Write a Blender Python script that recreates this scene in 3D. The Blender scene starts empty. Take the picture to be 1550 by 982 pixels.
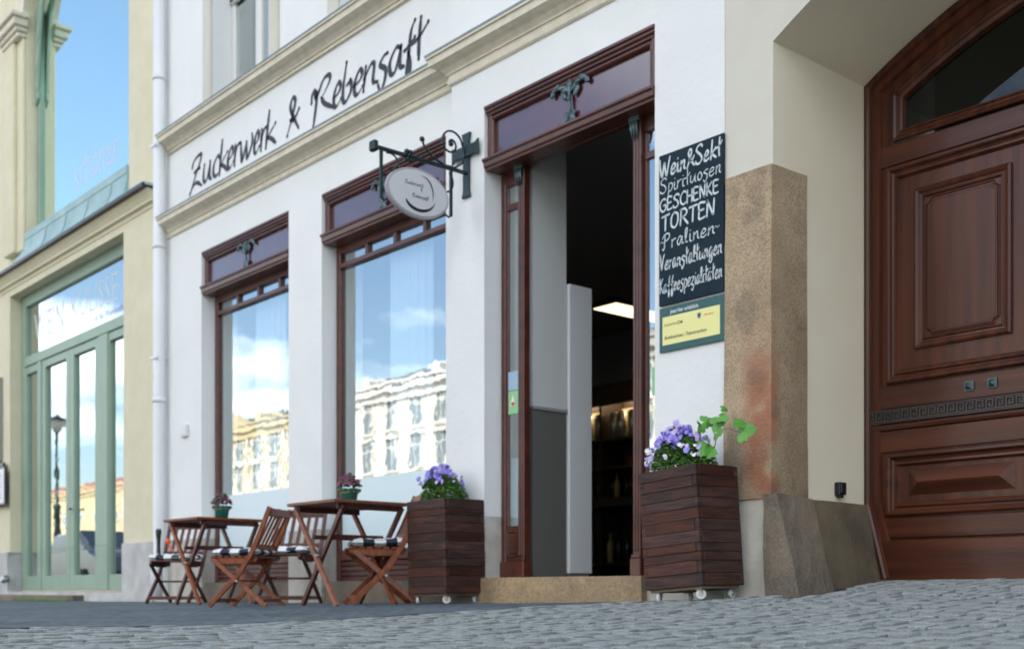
import bpy, bmesh, math, random
from mathutils import Vector, Matrix, noise
random.seed(7)
R = math.radians
sc = bpy.context.scene
COL = sc.collection

# ------------------------------------------------------------------ camera
S_, C_ = 0.65306, 0.75730
cd = bpy.data.cameras.new('camera'); cam = bpy.data.objects.new('camera', cd); COL.objects.link(cam)
cam.location = (0, -5.3, 0); cam.rotation_euler = (R(90), 0, math.atan2(C_, S_))
cd.sensor_width = 36; cd.lens = 1780/1550*36; cd.shift_y = (893-491)/1550; cd.clip_start = 0.05; cd.clip_end = 2000
cd.dof.use_dof = True; cd.dof.focus_distance = 4.3; cd.dof.aperture_fstop = 3.2
sc.camera = cam

# ------------------------------------------------------------------ light
SUN_EL, SUN_AZ = R(40), R(12)      # azimuth from +Y towards +X: the sun stands behind the shop
w = bpy.data.worlds.new('World'); sc.world = w; w.use_nodes = True
nt = w.node_tree; nt.nodes.clear(); N = nt.nodes.new; L = nt.links.new
out = N('ShaderNodeOutputWorld'); bg = N('ShaderNodeBackground'); bg.inputs[1].default_value = 0.15
sky = N('ShaderNodeTexSky'); sky.sky_type = 'NISHITA'; sky.sun_disc = False
sky.sun_elevation = SUN_EL; sky.sun_rotation = SUN_AZ; sky.air_density = 1.0; sky.dust_density = 1.3; sky.ozone_density = 1.6
tc = N('ShaderNodeTexCoord'); sep = N('ShaderNodeSeparateXYZ'); L(tc.outputs['Generated'], sep.inputs[0])
mz = N('ShaderNodeMath'); mz.operation = 'MAXIMUM'; L(sep.outputs[2], mz.inputs[0]); mz.inputs[1].default_value = 0.0
ad = N('ShaderNodeMath'); ad.operation = 'ADD'; L(mz.outputs[0], ad.inputs[0]); ad.inputs[1].default_value = 0.16
dv = N('ShaderNodeVectorMath'); dv.operation = 'DIVIDE'; L(tc.outputs['Generated'], dv.inputs[0])
cb = N('ShaderNodeCombineXYZ')
for i in range(3): L(ad.outputs[0], cb.inputs[i])
L(cb.outputs[0], dv.inputs[1])
ns = N('ShaderNodeTexNoise'); ns.inputs['Scale'].default_value = 0.85; ns.inputs['Detail'].default_value = 9; ns.inputs['Roughness'].default_value = 0.56
mp = N('ShaderNodeMapping'); mp.inputs['Location'].default_value = (3.1, 1.7, 0.4); L(dv.outputs[0], mp.inputs[0]); L(mp.outputs[0], ns.inputs['Vector'])
rp = N('ShaderNodeValToRGB'); rp.color_ramp.elements[0].position = 0.47; rp.color_ramp.elements[1].position = 0.64; L(ns.outputs[0], rp.inputs[0])
mx = N('ShaderNodeMixRGB'); L(rp.outputs[0], mx.inputs[0]); L(sky.outputs[0], mx.inputs[1]); mx.inputs[2].default_value = (13, 13.5, 14.2, 1)
L(mx.outputs[0], bg.inputs[0]); L(bg.outputs[0], out.inputs[0])
sd = bpy.data.lights.new('sun', 'SUN'); sd.energy = 4.0; sd.angle = R(0.5); sd.color = (1, 0.94, 0.84)
so = bpy.data.objects.new('sun', sd); COL.objects.link(so)
dirn = Vector((math.sin(SUN_AZ)*math.cos(SUN_EL), math.cos(SUN_AZ)*math.cos(SUN_EL), math.sin(SUN_EL)))
so.rotation_euler = dirn.to_track_quat('Z', 'Y').to_euler(); so.location = (0, 20, 30)
sc.view_settings.view_transform = 'Standard'; sc.view_settings.look = 'None'; sc.view_settings.gamma = 1
sc.view_settings.exposure = 1.0
sc.cycles.max_bounces = 8; sc.cycles.transparent_max_bounces = 12

# ------------------------------------------------------------------ helpers
WL = {}
def wl(p):
    return WL.get(p.name, Vector((0, 0, 0))) if p else Vector((0, 0, 0))
def thing(name, label, cat, loc=(0, 0, 0), group=None, rz=0):
    o = bpy.data.objects.new(name, None); COL.objects.link(o); o.location = loc; o.rotation_euler = (0, 0, rz)
    o.empty_display_size = 0.1; o['label'] = label; o['category'] = cat
    if group: o['group'] = group
    WL[o.name] = Vector(loc); return o
def tag(o, label, cat, group=None):
    o['label'] = label; o['category'] = cat
    if group: o['group'] = group
    return o
class MB:
    def __init__(s): s.v = []; s.f = []; s.sm = []
    def quad(s, a, b, c, d, sm=False):
        i = len(s.v); s.v += [tuple(a), tuple(b), tuple(c), tuple(d)]; s.f.append((i, i+1, i+2, i+3)); s.sm.append(sm); return s
    def poly(s, pts, sm=False):
        i = len(s.v); s.v += [tuple(p) for p in pts]; s.f.append(tuple(range(i, i+len(pts)))); s.sm.append(sm); return s
    def box(s, x0, x1, y0, y1, z0, z1):
        i = len(s.v)
        s.v += [(x0, y0, z0), (x1, y0, z0), (x1, y1, z0), (x0, y1, z0), (x0, y0, z1), (x1, y0, z1), (x1, y1, z1), (x0, y1, z1)]
        for f in ((0, 3, 2, 1), (4, 5, 6, 7), (0, 1, 5, 4), (1, 2, 6, 5), (2, 3, 7, 6), (3, 0, 4, 7)):
            s.f.append(tuple(i+k for k in f)); s.sm.append(False)
        return s
    def bar(s, a, b, w, h, up=(0, 0, 1), tw=None, th=None):
        a = Vector(a); b = Vector(b); d = (b-a).normalized(); u = Vector(up)
        sx = d.cross(u)
        if sx.length < 1e-4: sx = d.cross(Vector((1, 0, 0)))
        sx.normalize(); u = sx.cross(d).normalized()
        i = len(s.v); tw = tw or w; th = th or h
        for p, ww, hh in ((a, w, h), (b, tw, th)):
            for q in ((-1, -1), (1, -1), (1, 1), (-1, 1)): s.v.append(tuple(p+sx*q[0]*ww/2+u*q[1]*hh/2))
        for f in ((0, 1, 2, 3), (7, 6, 5, 4), (0, 4, 5, 1), (1, 5, 6, 2), (2, 6, 7, 3), (3, 7, 4, 0)):
            s.f.append(tuple(i+k for k in f)); s.sm.append(False)
        return s
    def tube(s, pts, r, n=8, caps=True, sm=True):
        pts = [Vector(p) for p in pts]; rr = r if isinstance(r, (list, tuple)) else [r]*len(pts)
        i0 = len(s.v); prev = None
        for k, p in enumerate(pts):
            d = (pts[min(k+1, len(pts)-1)]-pts[max(k-1, 0)]).normalized()
            if prev is None:
                u = d.cross(Vector((0, 0, 1)));
                if u.length < 1e-3: u = d.cross(Vector((1, 0, 0)))
            else: u = prev-d*prev.dot(d)
            u.normalize(); prev = u; v = d.cross(u)
            for j in range(n):
                a = 2*math.pi*j/n; s.v.append(tuple(p+(u*math.cos(a)+v*math.sin(a))*rr[k]))
        for k in range(len(pts)-1):
            for j in range(n):
                a = i0+k*n+j; b = i0+k*n+(j+1) % n; s.f.append((a, b, b+n, a+n)); s.sm.append(sm)
        if caps:
            s.f.append(tuple(i0+j for j in reversed(range(n)))); s.sm.append(False)
            s.f.append(tuple(i0+(len(pts)-1)*n+j for j in range(n))); s.sm.append(False)
        return s
    def lathe(s, c, prof, n=16):
        return s.tube([Vector(c)+Vector((0, 0, z+1e-5*k)) for k, (r, z) in enumerate(prof)], [max(r, 1e-4) for r, z in prof], n)
    def prism(s, prof, a, b, ax='x'):
        # profile of (y,z) pairs extruded along x from a to b (or (x,z) along y)
        n = len(prof); i = len(s.v)
        for t in (a, b):
            for p, q in prof: s.v.append((t, p, q) if ax == 'x' else ((p, t, q) if ax == 'y' else (p, q, t)))
        for k in range(n):
            s.f.append((i+k, i+(k+1) % n, i+n+(k+1) % n, i+n+k)); s.sm.append(False)
        s.f.append(tuple(i+k for k in reversed(range(n)))); s.f.append(tuple(i+n+k for k in range(n))); s.sm += [False, False]
        return s
    def sweep_xz(s, path, prof, y, closed=True):
        # profile (inset, protrusion towards -y) swept along an xz path, mitred; the inside lies to the right of travel
        n = len(path); m = len(prof); i0 = len(s.v); P = [Vector((p[0], p[1])) for p in path]
        for k in range(n):
            a = P[(k-1) % n]; b = P[k]; c = P[(k+1) % n]
            if not closed and k == 0: a = b-(c-b)
            if not closed and k == n-1: c = b+(b-a)
            d1 = (b-a).normalized(); d2 = (c-b).normalized(); n1 = Vector((d1.y, -d1.x)); n2 = Vector((d2.y, -d2.x))
            mm = (n1+n2).normalized(); mm = mm/max(0.3, mm.dot(n1))
            for ins, pr in prof: s.v.append((b.x+mm.x*ins, y-pr, b.y+mm.y*ins))
        for k in range(n if closed else n-1):
            for j in range(m-1):
                a = i0+k*m+j; b = i0+((k+1) % n)*m+j; s.f.append((a, b, b+1, a+1)); s.sm.append(False)
        return s
    def ell(s, c, r, nu=8, nv=6, rot=None):
        i0 = len(s.v); c = Vector(c)
        for k in range(nv+1):
            t = math.pi*k/nv
            for j in range(nu):
                a = 2*math.pi*j/nu; p = Vector((r[0]*math.sin(t)*math.cos(a), r[1]*math.sin(t)*math.sin(a), r[2]*math.cos(t)))
                if rot: p = rot @ p
                s.v.append(tuple(c+p))
        for k in range(nv):
            for j in range(nu):
                a = i0+k*nu+j; b = i0+k*nu+(j+1) % nu; s.f.append((a, a+nu, b+nu, b)); s.sm.append(True)
        return s
    def mesh(s, name, mat, off=Vector((0, 0, 0)), fix=True):
        me = bpy.data.meshes.new(name)
        me.from_pydata([(x-off.x, y-off.y, z-off.z) for x, y, z in s.v], [], s.f)
        me.polygons.foreach_set('use_smooth', s.sm)
        if mat: me.materials.append(mat)
        if fix:
            bm = bmesh.new(); bm.from_mesh(me); pass
            bmesh.ops.recalc_face_normals(bm, faces=bm.faces); bm.to_mesh(me); bm.free()
        me.update(); return me
    def build(s, name, mat, parent=None, bevel=0, kind=None, fix=True, seg=1):
        off = wl(parent); o = bpy.data.objects.new(name, s.mesh(name, mat, off, fix)); COL.objects.link(o)
        if parent: o.parent = parent
        WL[o.name] = off
        if bevel:
            b = o.modifiers.new('b', 'BEVEL'); b.width = bevel; b.segments = seg; b.limit_method = 'ANGLE'; b.angle_limit = R(40)
        if kind: o['kind'] = kind
        return o
def inst(name, me, parent, loc, rot=(0, 0, 0), scale=(1, 1, 1)):
    o = bpy.data.objects.new(name, me); COL.objects.link(o)
    if parent: o.parent = parent
    o.location = Vector(loc)-wl(parent); o.rotation_euler = rot; o.scale = scale
    WL[o.name] = wl(parent); return o
def copy_tree(o, parent=None, **kw):
    c = o.copy(); COL.objects.link(c)
    if parent: c.parent = parent
    for ch in list(o.children): copy_tree(ch, c)
    return c
def walls(mb, x0, x1, z0, z1, y, holes, depth=0.0):
    # front sheet at y with rectangular holes (hx0,hx1,hz0,hz1,depth) and their reveals
    xs = sorted({x0, x1, *[h[0] for h in holes], *[h[1] for h in holes]}); xs = [x for x in xs if x0 <= x <= x1]
    zs = sorted({z0, z1, *[h[2] for h in holes], *[h[3] for h in holes]}); zs = [z for z in zs if z0 <= z <= z1]
    for i in range(len(xs)-1):
        for j in range(len(zs)-1):
            cx = (xs[i]+xs[i+1])/2; cz = (zs[j]+zs[j+1])/2
            if any(h[0] < cx < h[1] and h[2] < cz < h[3] for h in holes): continue
            mb.quad((xs[i], y, zs[j]), (xs[i+1], y, zs[j]), (xs[i+1], y, zs[j+1]), (xs[i], y, zs[j+1]))
    for a, b, c, d, dep in holes:
        e = max(c, z0); g = min(d, z1); Y = y+dep
        mb.quad((a, y, e), (a, Y, e), (a, Y, g), (a, y, g)); mb.quad((b, Y, e), (b, y, e), (b, y, g), (b, Y, g))
        if d <= z1: mb.quad((a, y, d), (a, Y, d), (b, Y, d), (b, y, d))
        if c >= z0: mb.quad((a, Y, c), (a, y, c), (b, y, c), (b, Y, c))

# ------------------------------------------------------------------ materials
def mat(name, col, rough=0.6, col2=None, nscale=4.0, stretch=(1, 1, 1), metal=0, bump=0, bscale=40, coat=0, spec=None,
        fac=0.5, detail=4, fine=None, fscale=60, famt=0.3, trans=None, r2=None, rot=None, pos=False, vary=0.0, cr=0.15):
    m = bpy.data.materials.new(name); m.use_nodes = True; t = m.node_tree; b = t.nodes['Principled BSDF']
    b.inputs['Roughness'].default_value = rough; b.inputs['Metallic'].default_value = metal
    if coat: b.inputs['Coat Weight'].default_value = coat; b.inputs['Coat Roughness'].default_value = cr
    if spec is not None: b.inputs['Specular IOR Level'].default_value = spec
    b.inputs['Base Color'].default_value = (*col, 1)
    def nn(k): return t.nodes.new(k)
    tcn = nn('ShaderNodeTexCoord'); mpn = nn('ShaderNodeMapping'); mpn.inputs['Scale'].default_value = stretch
    if rot: mpn.inputs['Rotation'].default_value = rot
    geo = nn('ShaderNodeObjectInfo')
    vadd = nn('ShaderNodeVectorMath'); vadd.operation = 'ADD'
    mul = nn('ShaderNodeVectorMath'); mul.operation = 'SCALE'; mul.inputs['Scale'].default_value = 13.0
    t.links.new(geo.outputs['Random'], mul.inputs[0]); t.links.new(nn('ShaderNodeNewGeometry').outputs['Position'] if pos else tcn.outputs['Object'], vadd.inputs[0]); t.links.new(mul.outputs[0], vadd.inputs[1])
    t.links.new(vadd.outputs[0], mpn.inputs[0])
    if col2 is not None:
        n1 = nn('ShaderNodeTexNoise'); n1.inputs['Scale'].default_value = nscale; n1.inputs['Detail'].default_value = detail; n1.inputs['Roughness'].default_value = 0.6
        t.links.new(mpn.outputs[0], n1.inputs['Vector'])
        rr = nn('ShaderNodeValToRGB'); rr.color_ramp.elements[0].position = fac-0.16; rr.color_ramp.elements[1].position = fac+0.16
        rr.color_ramp.elements[0].color = (*col, 1); rr.color_ramp.elements[1].color = (*col2, 1); t.links.new(n1.outputs[0], rr.inputs[0])
        last = rr.outputs[0]
        if fine is not None:
            n2 = nn('ShaderNodeTexNoise'); n2.inputs['Scale'].default_value = fscale; n2.inputs['Detail'].default_value = 3; t.links.new(mpn.outputs[0], n2.inputs['Vector'])
            r2n = nn('ShaderNodeValToRGB'); r2n.color_ramp.elements[0].position = 0.42; r2n.color_ramp.elements[1].position = 0.62; t.links.new(n2.outputs[0], r2n.inputs[0])
            mlt = nn('ShaderNodeMath'); mlt.operation = 'MULTIPLY'; mlt.inputs[1].default_value = famt; t.links.new(r2n.outputs[0], mlt.inputs[0])
            mxn = nn('ShaderNodeMixRGB'); t.links.new(mlt.outputs[0], mxn.inputs[0]); t.links.new(last, mxn.inputs[1]); mxn.inputs[2].default_value = (*fine, 1); last = mxn.outputs[0]
        if vary:
            hs_ = nn('ShaderNodeHueSaturation'); m1 = nn('ShaderNodeMapRange'); m1.inputs[3].default_value = 1-vary; m1.inputs[4].default_value = 1+vary
            wn = nn('ShaderNodeTexWhiteNoise'); wn.noise_dimensions = '1D'; t.links.new(geo.outputs['Random'], wn.inputs['W']); m2 = nn('ShaderNodeMapRange'); m2.inputs[3].default_value = 1-vary*.9; m2.inputs[4].default_value = 1+vary*.5
            t.links.new(geo.outputs['Random'], m1.inputs[0]); t.links.new(m1.outputs[0], hs_.inputs['Value']); t.links.new(wn.outputs['Value'], m2.inputs[0]); t.links.new(m2.outputs[0], hs_.inputs['Saturation'])
            t.links.new(last, hs_.inputs['Color']); last = hs_.outputs[0]
        t.links.new(last, b.inputs['Base Color'])
        if r2 is not None:
            mr = nn('ShaderNodeMapRange'); mr.inputs[3].default_value = rough; mr.inputs[4].default_value = r2; t.links.new(n1.outputs[0], mr.inputs[0]); t.links.new(mr.outputs[0], b.inputs['Roughness'])
    if bump:
        n3 = nn('ShaderNodeTexNoise'); n3.inputs['Scale'].default_value = bscale; n3.inputs['Detail'].default_value = 5; t.links.new(mpn.outputs[0], n3.inputs['Vector'])
        bp = nn('ShaderNodeBump'); bp.inputs['Strength'].default_value = bump; bp.inputs['Distance'].default_value = 0.01; t.links.new(n3.outputs[0], bp.inputs['Height']); t.links.new(bp.outputs[0], b.inputs['Normal'])
    return m
def glassmat(name, tint=(0.8, 0.85, 0.85), refl=0.28, ior=1.5, wav=0.0, col=(0.93, .99, .98)):
    m = bpy.data.materials.new(name); m.use_nodes = True; t = m.node_tree; t.nodes.clear()
    o = t.nodes.new('ShaderNodeOutputMaterial'); g = t.nodes.new('ShaderNodeBsdfGlossy'); g.inputs['Roughness'].default_value = 0.0
    g.inputs['Color'].default_value = (*col, 1)
    tr = t.nodes.new('ShaderNodeBsdfTransparent'); tr.inputs[0].default_value = (*tint, 1)
    fr = t.nodes.new('ShaderNodeFresnel'); fr.inputs[0].default_value = ior
    a = t.nodes.new('ShaderNodeMath'); a.operation = 'ADD'; a.use_clamp = True; a.inputs[1].default_value = refl
    mxs = t.nodes.new('ShaderNodeMixShader'); t.links.new(fr.outputs[0], a.inputs[0])
    ge = t.nodes.new('ShaderNodeNewGeometry'); iv = t.nodes.new('ShaderNodeMath'); iv.operation = 'SUBTRACT'; iv.inputs[0].default_value = 1; t.links.new(ge.outputs['Backfacing'], iv.inputs[1])
    ml = t.nodes.new('ShaderNodeMath'); ml.operation = 'MULTIPLY'; t.links.new(a.outputs[0], ml.inputs[0]); t.links.new(iv.outputs[0], ml.inputs[1]); t.links.new(ml.outputs[0], mxs.inputs[0])
    t.links.new(tr.outputs[0], mxs.inputs[1]); t.links.new(g.outputs[0], mxs.inputs[2]); t.links.new(mxs.outputs[0], o.inputs[0])
    if wav:
        tc2 = t.nodes.new('ShaderNodeTexCoord'); n = t.nodes.new('ShaderNodeTexNoise'); n.inputs['Scale'].default_value = 4.5; n.inputs['Detail'].default_value = 2
        t.links.new(tc2.outputs['Object'], n.inputs['Vector'])
        bp = t.nodes.new('ShaderNodeBump'); bp.inputs['Strength'].default_value = wav; bp.inputs['Distance'].default_value = 0.02
        t.links.new(n.outputs[0], bp.inputs['Height']); t.links.new(bp.outputs[0], g.inputs['Normal'])
    return m
def emit(name, col, s):
    m = bpy.data.materials.new(name); m.use_nodes = True; b = m.node_tree.nodes['Principled BSDF']
    b.inputs['Base Color'].default_value = (*col, 1); b.inputs['Emission Color'].default_value = (*col, 1); b.inputs['Emission Strength'].default_value = s; return m
M = dict(
    white=mat('white_render', (0.80, 0.805, 0.775), 0.85, (0.745, 0.755, 0.73), 0.9, bump=0.3, bscale=22, detail=7, fine=(0.68, 0.68, 0.65), fscale=3.5, famt=0.16),
    plinth=mat('grey_beige_render', (0.58, 0.56, 0.50), 0.85, (0.46, 0.43, 0.37), 2.6, bump=0.35, bscale=40, detail=8, fine=(0.30, 0.27, 0.22), fscale=6, famt=0.45),
    beige=mat('beige_render', (0.63, 0.60, 0.51), 0.85, (0.59, 0.555, 0.465), 1.1, bump=0.12, bscale=80, fine=(0.54, 0.50, 0.41), fscale=6, famt=0.2),
    plw=mat('cream_limewash', (0.66, 0.63, 0.54), 0.85, (0.52, 0.49, 0.40), 5, bump=0.25, bscale=30),
    trim=mat('cornice_paint', (0.72, 0.66, 0.52), 0.7, (0.66, 0.60, 0.47), 3, bump=0.08, bscale=60, fine=(0.42, 0.38, 0.30), fscale=14, famt=0.25),
    flash=mat('zinc_flashing', (0.16, 0.19, 0.19), 0.45, (0.24, 0.27, 0.27), 6, metal=0.5),
    yellow=mat('ochre_render', (0.71, 0.655, 0.475), 0.85, (0.65, 0.595, 0.42), 1.2, bump=0.12, bscale=70, fine=(0.58, 0.50, 0.30), fscale=6, famt=0.2),
    yplinth=mat('pale_plinth', (0.60, 0.59, 0.56), 0.85, (0.46, 0.45, 0.43), 2.0, bump=0.2, bscale=50, fine=(0.30, 0.28, 0.26), fscale=5, famt=0.35),
    copper=mat('patina_copper', (0.27, 0.42, 0.42), 0.6, (0.42, 0.55, 0.55), 3, (1, 1, 1), metal=0.1, fine=(0.22, 0.34, 0.33), fscale=12, famt=0.4),
    green=mat('sage_green_paint', (0.27, 0.375, 0.28), 0.45, (0.24, 0.335, 0.25), 3, bump=0.05, bscale=50),
    gate=mat('gate_wood', (0.070, 0.018, 0.008), 0.42, (0.034, 0.010, 0.006), 2.6, (16, 16, 0.6), bump=0.12, bscale=9, coat=0.14, spec=.3, fine=(0.14, 0.038, 0.014), fscale=1.3, famt=0.45, r2=0.32),
    gateh=mat('gate_wood_rail', (0.070, 0.018, 0.008), 0.42, (0.034, 0.010, 0.006), 2.6, (0.6, 16, 16), bump=0.12, bscale=9, coat=0.18, spec=.3, fine=(0.14, 0.038, 0.014), fscale=1.3, famt=0.45, r2=0.32),
    frame=mat('shop_frame_wood', (0.110, 0.026, 0.012), 0.4, (0.055, 0.014, 0.008), 3, (1, 6, 4), bump=0.06, bscale=12, coat=0.3),
    panel=mat('fascia_wood', (0.10, 0.022, 0.028), 0.22, (0.055, 0.014, 0.024), 3.5, (2, 2, 2), bump=0.03, bscale=10, coat=1.0, cr=.06, spec=.9),
    teak=mat('folding_chair_wood', (0.25, 0.062, 0.018), 0.42, (0.13, 0.030, 0.010), 6, (5, 5, 1.2), bump=0.08, bscale=20, spec=.35, fine=(0.34, 0.11, 0.035), fscale=9, famt=0.4, vary=.18),
    teakd=mat('dark_chair_wood', (0.105, 0.024, 0.014), 0.4, (0.050, 0.012, 0.010), 6, (5, 5, 1.2), bump=0.08, bscale=20, vary=.15, fine=(0.12, 0.04, 0.02), fscale=9, famt=0.4),
    cap=mat('end_cap', (0.65, 0.42, 0.16), 0.5),
    plank=mat('planter_wood', (0.062, 0.022, 0.015), 0.6, (0.022, 0.014, 0.012), 3.2, (1.6, 1.6, 12), bump=0.5, bscale=9, spec=.3, fine=(0.12, 0.042, 0.022), fscale=3, famt=0.45, vary=.28),
    pallet=mat('planter_base_wood', (0.22, 0.17, 0.10), 0.7, (0.14, 0.10, 0.06), 6, bump=0.2),
    granite=mat('yellow_granite', (0.53, 0.39, 0.245), 0.8, (0.37, 0.265, 0.155), 3.0, bump=0.6, bscale=70, detail=9, fine=(0.13, 0.10, 0.075), fscale=95, famt=0.5),
    granite2=mat('grey_granite', (0.085, 0.074, 0.058), 0.75, (0.22, 0.165, 0.11), 2.4, bump=0.7, bscale=50, detail=8, fine=(0.27, 0.23, 0.17), fscale=90, famt=0.35),
    step=mat('step_granite', (0.42, 0.29, 0.15), 0.8, (0.24, 0.17, 0.10), 4.0, bump=0.5, bscale=40, fine=(0.13, 0.11, 0.08), fscale=50, famt=0.45),
    asphalt=mat('asphalt_surface', (0.026, 0.042, 0.054), 0.75, (0.078, 0.105, 0.122), 1.3, (1, 1, 1), bump=1.0, bscale=22, detail=8, fine=(0.22, 0.25, 0.26), fscale=16, famt=0.4),
    cobble=mat('cobble_stone', (0.25, 0.27, 0.255), 0.75, (0.345, 0.365, 0.345), 7.0, bump=0.22, bscale=90, fine=(0.13, 0.145, 0.145), fscale=140, famt=0.5, pos=True, vary=.0, detail=8),
    joint=mat('joint_sand', (0.010, 0.011, 0.009), 0.95, (0.018, 0.022, 0.012), 5, bump=0.5),
    paving=mat('square_paving', (0.22, 0.21, 0.19), 0.8, (0.17, 0.165, 0.155), 1.0, bump=0.5, bscale=8),
    frz2=mat('frieze_relief', (0.055, 0.046, 0.042), 0.45, (0.075, 0.063, 0.058), 14, metal=0.3), frz=mat('frieze_bronze', (0.020, 0.017, 0.016), 0.5, (0.032, 0.028, 0.026), 14, metal=0.4, bump=0.2), jamb=mat('jamb_render', (0.84, 0.76, 0.58), 0.85, (0.79, 0.70, 0.52), 1.1, bump=0.12, bscale=80),
    iron=mat('green_black_iron', (0.008, 0.022, 0.024), 0.42, (0.02, 0.045, 0.045), 9, metal=0.4, bump=0.1),
    verd=mat('verdigris_ornament', (0.055, 0.085, 0.09), 0.45, (0.13, 0.19, 0.19), 18, metal=0.55, bump=0.2),
    board=mat('chalkboard_paint', (0.005, 0.017, 0.028), 0.7, (0.008, 0.024, 0.036), 3, fine=(0.02, 0.04, 0.055), fscale=5, famt=0.25, spec=.2),
    chalk=mat('chalk', (0.72, 0.76, 0.76), 0.9, (0.50, 0.56, 0.58), 30),
    ink=mat('lettering_paint', (0.012, 0.013, 0.018), 0.5),
    signw=mat('sign_white', (0.66, 0.68, 0.69), 0.35), signrim=mat('sign_rim', (0.42, 0.38, 0.40), 0.4),
    dgreen=mat('dark_green_plate', (0.008, 0.085, 0.085), 0.4), pyellow=mat('yellow_plate', (0.80, 0.76, 0.30), 0.5),
    blue=mat('blue_print', (0.05, 0.08, 0.25), 0.5), red=mat('red_print', (0.6, 0.12, 0.05), 0.5),
    pipe=mat('white_pipe', (0.76, 0.77, 0.76), 0.4, (0.70, 0.71, 0.70), 2),
    winw=mat('white_window_paint', (0.72, 0.71, 0.66), 0.45),
    film=mat('frosted_film', (0.62, 0.74, 0.77), 0.35),
    curtain=mat('sheer_curtain', (0.88, 0.90, 0.90), 0.9), dark=mat('interior_dark', (0.27, 0.26, 0.26), 0.8),
    pale=mat('interior_pale', (0.58, 0.59, 0.56), 0.7), grey=mat('interior_grey', (0.115, 0.112, 0.10), 0.7), cab=mat('cabinet_grey', (0.66, 0.68, 0.68), 0.5),
    floor=mat('interior_floor', (0.10, 0.07, 0.05), 0.5, (0.07, 0.05, 0.04), 3),
    shelfw=mat('shelf_wood', (0.045, 0.025, 0.018), 0.5), tin=mat('tin', (0.55, 0.52, 0.42), 0.3, metal=0.8), bottle=mat('bottle_glass', (0.02, 0.035, 0.02), 0.1),
    leaf=mat('leaf_green', (0.045, 0.125, 0.018), 0.5, (0.085, 0.19, 0.03), 18, spec=0.4), vine=mat('vine_leaf', (0.075, 0.24, 0.025), 0.45, (0.11, 0.33, 0.04), 6),
    stem=mat('stem_green', (0.09, 0.12, 0.04), 0.6), violet=mat('viola_petal', (0.16, 0.12, 0.62), 0.6, (0.34, 0.30, 0.80), 25),
    violet2=mat('viola_lilac', (0.46, 0.33, 0.78), 0.6, (0.60, 0.50, 0.85), 25), petw=mat('viola_white', (0.80, 0.80, 0.80), 0.6), eye=mat('viola_eye', (0.75, 0.55, 0.05), 0.6),
    magenta=mat('heather_flower', (0.15, 0.02, 0.09), 0.6, (0.27, 0.06, 0.16), 20), potg=mat('green_pot', (0.01, 0.11, 0.075), 0.35), ribbon=mat('gold_ribbon', (0.45, 0.36, 0.12), 0.4),
    soil=mat('soil', (0.03, 0.02, 0.012), 0.95, bump=0.5), cushw=mat('cushion_white', (0.74, 0.75, 0.73), 0.9, bump=0.2), cushd=mat('cushion_navy', (0.02, 0.03, 0.05), 0.9),
    wheelw=mat('caster_white', (0.62, 0.63, 0.62), 0.4), wheelm=mat('caster_metal', (0.35, 0.36, 0.36), 0.35, metal=0.8),
    black=mat('black_plastic_and_shade', (0.012, 0.012, 0.014), 0.35), orange=mat('orange_tip', (0.85, 0.12, 0.02), 0.5), plasw=mat('white_plastic', (0.68, 0.68, 0.68), 0.4),
    leafg=mat('sticker_green', (0.30, 0.60, 0.30), 0.5), stickb=mat('sticker_blue', (0.35, 0.50, 0.62), 0.4),
    oyel=mat('opposite_yellow', (0.62, 0.52, 0.33), 0.8, (0.54, 0.44, 0.27), 1), owh=mat('opposite_white', (0.76, 0.75, 0.71), 0.8, (0.68, 0.66, 0.6), 1), ogr=mat('opposite_grey', (0.45, 0.43, 0.38), 0.8),
    opk=mat('opposite_pink', (0.60, 0.42, 0.32), 0.8), oroof=mat('opposite_roof', (0.10, 0.09, 0.09), 0.7), ortile=mat('opposite_tile', (0.30, 0.11, 0.07), 0.8), opane=mat('opposite_pane', (0.20, 0.24, 0.27), 0.2),
    moss=mat('moss', (0.10, 0.20, 0.02), 0.95), lampglass=mat('lamp_glass', (0.55, 0.55, 0.50), 0.3), carblue=mat('car_paint', (0.02, 0.03, 0.045), 0.25, coat=0.8), tyre=mat('tyre', (0.02, 0.02, 0.02), 0.8),
    glass=glassmat('shop_glass', (.9, .95, .97), refl=0.43, wav=0.020), glassy=glassmat('neighbour_glass', (0.6, 0.68, 0.68), 0.80, wav=0.012, col=(.85, 1, .95)), glassl=glassmat('shopfront_glass', (0.7, 0.78, 0.78), 0.48, wav=0.015), glassd=glassmat('gate_glass', (0.05, 0.06, 0.07), 0.0, 1.55),
    lit2=emit('shelf_strip_light', (1.0, 0.8, 0.5), 14.0), lit=emit('ceiling_panel_light', (1.0, 0.84, 0.50), 1.2), letters=mat('glass_lettering', (0.80, 0.85, 0.86), 0.6), lettersp=mat('glass_lettering_pink', (0.80, 0.68, 0.74), 0.6), blue2=mat('glass_lettering_blue', (.05, .08, .35), .6),
)
def see_through(m, a):
    t = m.node_tree; b = t.nodes['Principled BSDF']; o = [n for n in t.nodes if n.type == 'OUTPUT_MATERIAL'][0]; tr = t.nodes.new('ShaderNodeBsdfTransparent'); x = t.nodes.new('ShaderNodeMixShader'); x.inputs[0].default_value = a
    t.links.new(tr.outputs[0], x.inputs[1]); t.links.new(b.outputs[0], x.inputs[2]); t.links.new(x.outputs[0], o.inputs[0])
see_through(M['letters'], .6); see_through(M['lettersp'], .35); see_through(M['blue2'], .6); see_through(M['curtain'], .85)

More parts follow.
